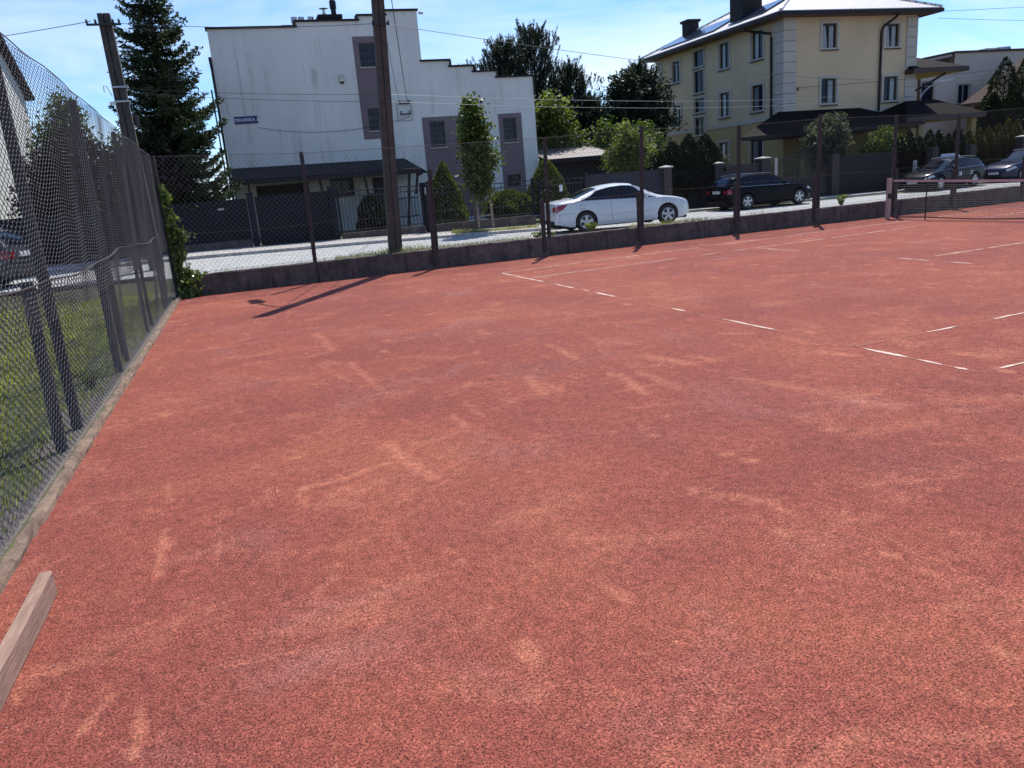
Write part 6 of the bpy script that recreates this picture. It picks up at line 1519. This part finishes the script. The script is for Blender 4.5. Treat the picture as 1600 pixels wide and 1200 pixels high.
broadleaf('willow_shrub', 'grey green standard willow leaning over the iron gate', 29.2, 14.9, -0.1, [(28.8,14.9,2.75,0.75,S1),(29.6,14.9,2.9,0.75,S1),(28.3,14.8,2.2,0.6,S1),(29.3,14.8,2.1,0.8,S1),(29.3,14.9,3.25,0.5,S1),(30.0,14.9,2.4,0.5,S1),(28.6,14.9,1.7,0.5,S1)], 'willow', 0.07, 9000, 1.8, 'shrub', 0.05, 2.6, shell=0.2)
broadleaf('round_tree', 'small dark green tree with pale leaf tips beside the willow', 32.5, 14.9, -0.1, [(32.2,14.9,2.05,0.65,S1),(33.0,14.9,2.15,0.6,S1),(31.8,14.9,1.75,0.5,S1),(32.6,14.8,1.5,0.65,S1),(32.6,14.9,2.5,0.35,S1)], 'bush', 0.065, 5500, 1.4, 'shrub', 0.05, 1.8, shell=0.3)
broadleaf('low_shrub', 'small pale shrub before the yellow house side wall', 23.8, 16.0, -0.1, [(23.6,16,1.45,0.4,S1),(23.9,16,1.9,0.33,S1),(24.0,15.9,1.1,0.45,S1)], 'willow', 0.055, 1800, 0.9, 'shrub', 0.03, 2.4)
# beyond the lawn on the left
broadleaf('garden_tree', 'sunlit olive green tree beyond the left fence beside the pale house', -3.7, 12.2, 0.35, [(-3.8,12.2,4.6,0.6,S1),(-3.5,12.2,5.0,0.45,S1),(-3.2,12.0,4.0,0.6,S1),(-4.1,12.1,4.0,0.6,S1),(-3.6,12.3,5.5,0.28,S1)], 'bush', 0.10, 4200, 2.8, aspect=1.5)
broadleaf('garden_tree', 'green tree further right beyond the left fence behind the grey pole', -1.7, 14.5, 0.35, [(-2.1,14.5,3.9,0.7,S1),(-1.5,14.5,4.2,0.6,S1),(-1.2,14.4,3.4,0.7,S1),(-2.5,14.5,3.3,0.6,S1),(-0.6,14.8,3.9,0.5,S1)], 'bush', 0.10, 4200, 2.2)
broadleaf('plum_bush', 'dark purple leaved bush over the sheet fence beyond the lawn', -3.4, 11.6, 0.35, [(-3.9,11.6,2.4,0.9,S1),(-2.9,11.5,2.6,0.9,S1),(-4.6,11.6,2.4,0.8,S1),(-3.3,11.5,3.6,0.75,S1),(-4.1,11.5,3.3,0.7,S1)], 'plum', 0.11, 12000, 1.2, 'shrub')
broadleaf('plum_bush', 'second dark purple bush right of the first beyond the lawn', -1.6, 11.6, 0.35, [(-2.1,11.6,2.4,0.8,S1),(-1.3,11.6,2.5,0.75,S1),(-1.8,11.5,3.3,0.65,S1),(-0.8,11.6,2.9,0.6,S1)], 'plum', 0.11, 9000, 1.2, 'shrub')
def vine():
    t = thing('climbing_vine', 'bright green vine climbing the corner post of the wire fences', 'plant', (0.12, -0.02, 0.0))
    mb = MB(); r_ = random.Random(4)
    for k in range(6):
        pts = []; x = 0.06+0.05*k
        for i in range(12): pts.append((x+0.05*math.sin(i*0.9+k)-0.006*i*(k > 2), -0.04-0.03*math.sin(i*0.7+k*2), 2.15*i/11*(1-0.09*k)))
        mb.tube(pts, 0.006, 4)
    mb.build('stems', M['bark'], t)
    n = 2600; z = rng.uniform(0, 1, n)**1.15*2.35
    wd = np.interp(z, [0,0.4,0.8,1.5,2.1,2.35], [0.36,0.40,0.34,0.24,0.15,0.05])
    x = 0.0+wd*rng.uniform(-0.1,1.0,n)**1.0*(1+0.3*np.sin(z*7)+0.25*np.sin(z*17+1)) if False else wd*np.abs(rng.uniform(-0.1,1.0,n))*(0.85+0.3*np.sin(z*6)+0.25*np.sin(z*15+1)+0.5*(rng.uniform(0,1,n)>0.93)); y = -0.10+rng.normal(size=n)*0.07*(1+wd)
    P = np.stack([x, y, z], 1); N = np.array([0.2,-0.7,0.6])+rng.normal(size=(n,3))*0.5
    D = np.array([0.15,-0.3,-0.8])+rng.normal(size=(n,3))*0.6
    crown_obj('leaves', P, rng.uniform(0.04,0.085,n), M['ivy'], t, 1.35, D, N)
vine()
def weed(x, y, z, h, label, n=240, mat='weed', sp=0.16):
    t = thing('weed', label, 'weed', (x, y, z))
    mb = MB()
    for k in range(7):
        a = k*0.9; mb.tube([(x,y,z-0.1),(x+0.4*sp*math.cos(a),y+0.4*sp*math.sin(a),z+h*0.5),(x+sp*math.cos(a),y+sp*math.sin(a)*0.6,z+h*0.95)], 0.005, 4)
    mb.build('stems', M[mat], t)
    u_ = rng.uniform(0.1,1,n); a = rng.uniform(0,6.283,n); r_ = sp*u_*rng.uniform(0.3,1.2,n)
    P = np.stack([x+np.cos(a)*r_, y+np.sin(a)*r_*0.6, z+h*u_], 1); crown_obj('leaves', P, rng.uniform(0.025,0.05,n), M[mat], t, 2.2)
weed(9.85, 0.30, 0.36, 0.28, 'leafy weed on the wall top before the rear wheel of the white saloon')
weed(8.35, 0.25, 0.36, 0.22, 'pale weed at the fence post behind the white saloon', 130)
weed(8.75, 0.28, 0.36, 0.20, 'small weed just right of the post near the saloon bumper', 90)
weed(17.55, 0.30, 0.36, 0.34, 'yellow green weed on the wall top left of the net post', 200)
weed(-0.35, -8.75, 0.03, 0.16, 'small weed at the foot of the left fence posts', 120, sp=0.12)

def blades(name, label, regions, n, h, mat, lean=0.35, kind='stuff', wd=0.006):
    Ps = []
    for (x0, x1, y0, y1, w_) in regions:
        k = int(n*w_); Ps.append(np.stack([rng.uniform(x0,x1,k), rng.uniform(y0,y1,k)], 1))
    P = np.concatenate(Ps); z = gz(P[:,0], P[:,1]); k = len(P)
    c = 0.5+0.5*np.sin(P[:,0]*1.9+np.sin(P[:,1]*1.3)*2)*np.sin(P[:,1]*1.6+P[:,0]*0.7)
    hh = h*rng.uniform(0.45,1.25,k)*(0.55+0.6*c)
    a = rng.uniform(0,6.283,k); L_ = lean*hh*rng.uniform(0.2,1.2,k); b = rng.uniform(0,6.283,k)
    B = np.stack([P[:,0], P[:,1], z], 1); sx_ = np.stack([np.cos(b), np.sin(b), 0*b], 1)*wd
    T = B+np.stack([np.cos(a)*L_, np.sin(a)*L_, hh], 1); Mid = (B+T)/2+np.stack([-np.cos(a)*L_*0.2, -np.sin(a)*L_*0.2, hh*0.12], 1)
    V = np.stack([B-sx_, B+sx_, Mid+sx_*0.7, T, Mid-sx_*0.7], 1).reshape(-1,3)
    i = np.arange(k)*5
    F = np.concatenate([np.stack([i,i+1,i+2,i+4], 1), np.stack([i+4,i+2,i+3,i+3], 1)])
    F4 = np.stack([i,i+1,i+2,i+4], 1); F3 = np.stack([i+4,i+2,i+3], 1)
    faces = [tuple(f) for f in F4]+[tuple(f) for f in F3]
    o = mesh_obj(name, V, faces, M[mat]); o['kind'] = 'stuff'; return o
blades('lawn_grass', '', [(-6.5,-0.62,-15.0,1.2,1.0)], 60000, 0.075, 'grass', 0.6, wd=0.007)
blades('rough_grass', '', [(-0.75,-0.15,-15.0,-0.2,1.0)], 2600, 0.11, 'grass', 0.6, wd=0.006)
blades('verge_grass', '', [(3.4,7.0,0.3,1.2,0.5),(7.0,8.2,0.25,0.8,0.12),(11.0,13.2,0.22,0.6,0.25),(13.2,15.0,0.22,0.4,0.03),(0.3,3.4,0.25,0.7,0.03)], 4000, 0.20, 'drygrass', 0.5, wd=0.005)
blades('kerb_grass', '', [(8.3,10.6,8.1,9.0,0.8),(10.4,11.4,8.2,9.0,0.2)], 1800, 0.14, 'drygrass', 0.6, wd=0.007)

def stones():
    mb = MB(); r_ = random.Random(12)
    for k in range(300):
        y = r_.uniform(-16.5, -3); x = 0.04+abs(r_.gauss(0, 0.22)) if r_.random() < 0.75 else r_.uniform(0.05, 1.6)
        q = r_.uniform(0.002, 0.0065)*(1 if r_.random() < 0.96 else 1.6); a = r_.uniform(0, 6.28)
        V = []
        for i, (h, rr) in enumerate(((0.0, 0.8), (0.5, 1.0), (1.0, 0.55))):
            for j in range(5):
                b = a+j*1.2566+0.3*i; t_ = q*rr*r_.uniform(0.75, 1.2); V.append((x+t_*math.cos(b), y+t_*math.sin(b)*1.2, h*q*0.9))
        F = [(i*5+j, i*5+(j+1)%5, (i+1)*5+(j+1)%5, (i+1)*5+j) for i in range(2) for j in range(5)]+[(10,11,12,13,14)]
        mb.add(V, F)
    o = mb.build('loose_stones', M['stone']); o['kind'] = 'stuff'
M['stone'] = simple('small_stones', (0.46,0.27,0.21), (0.20,0.085,0.065), 5, 0.9)
stones()
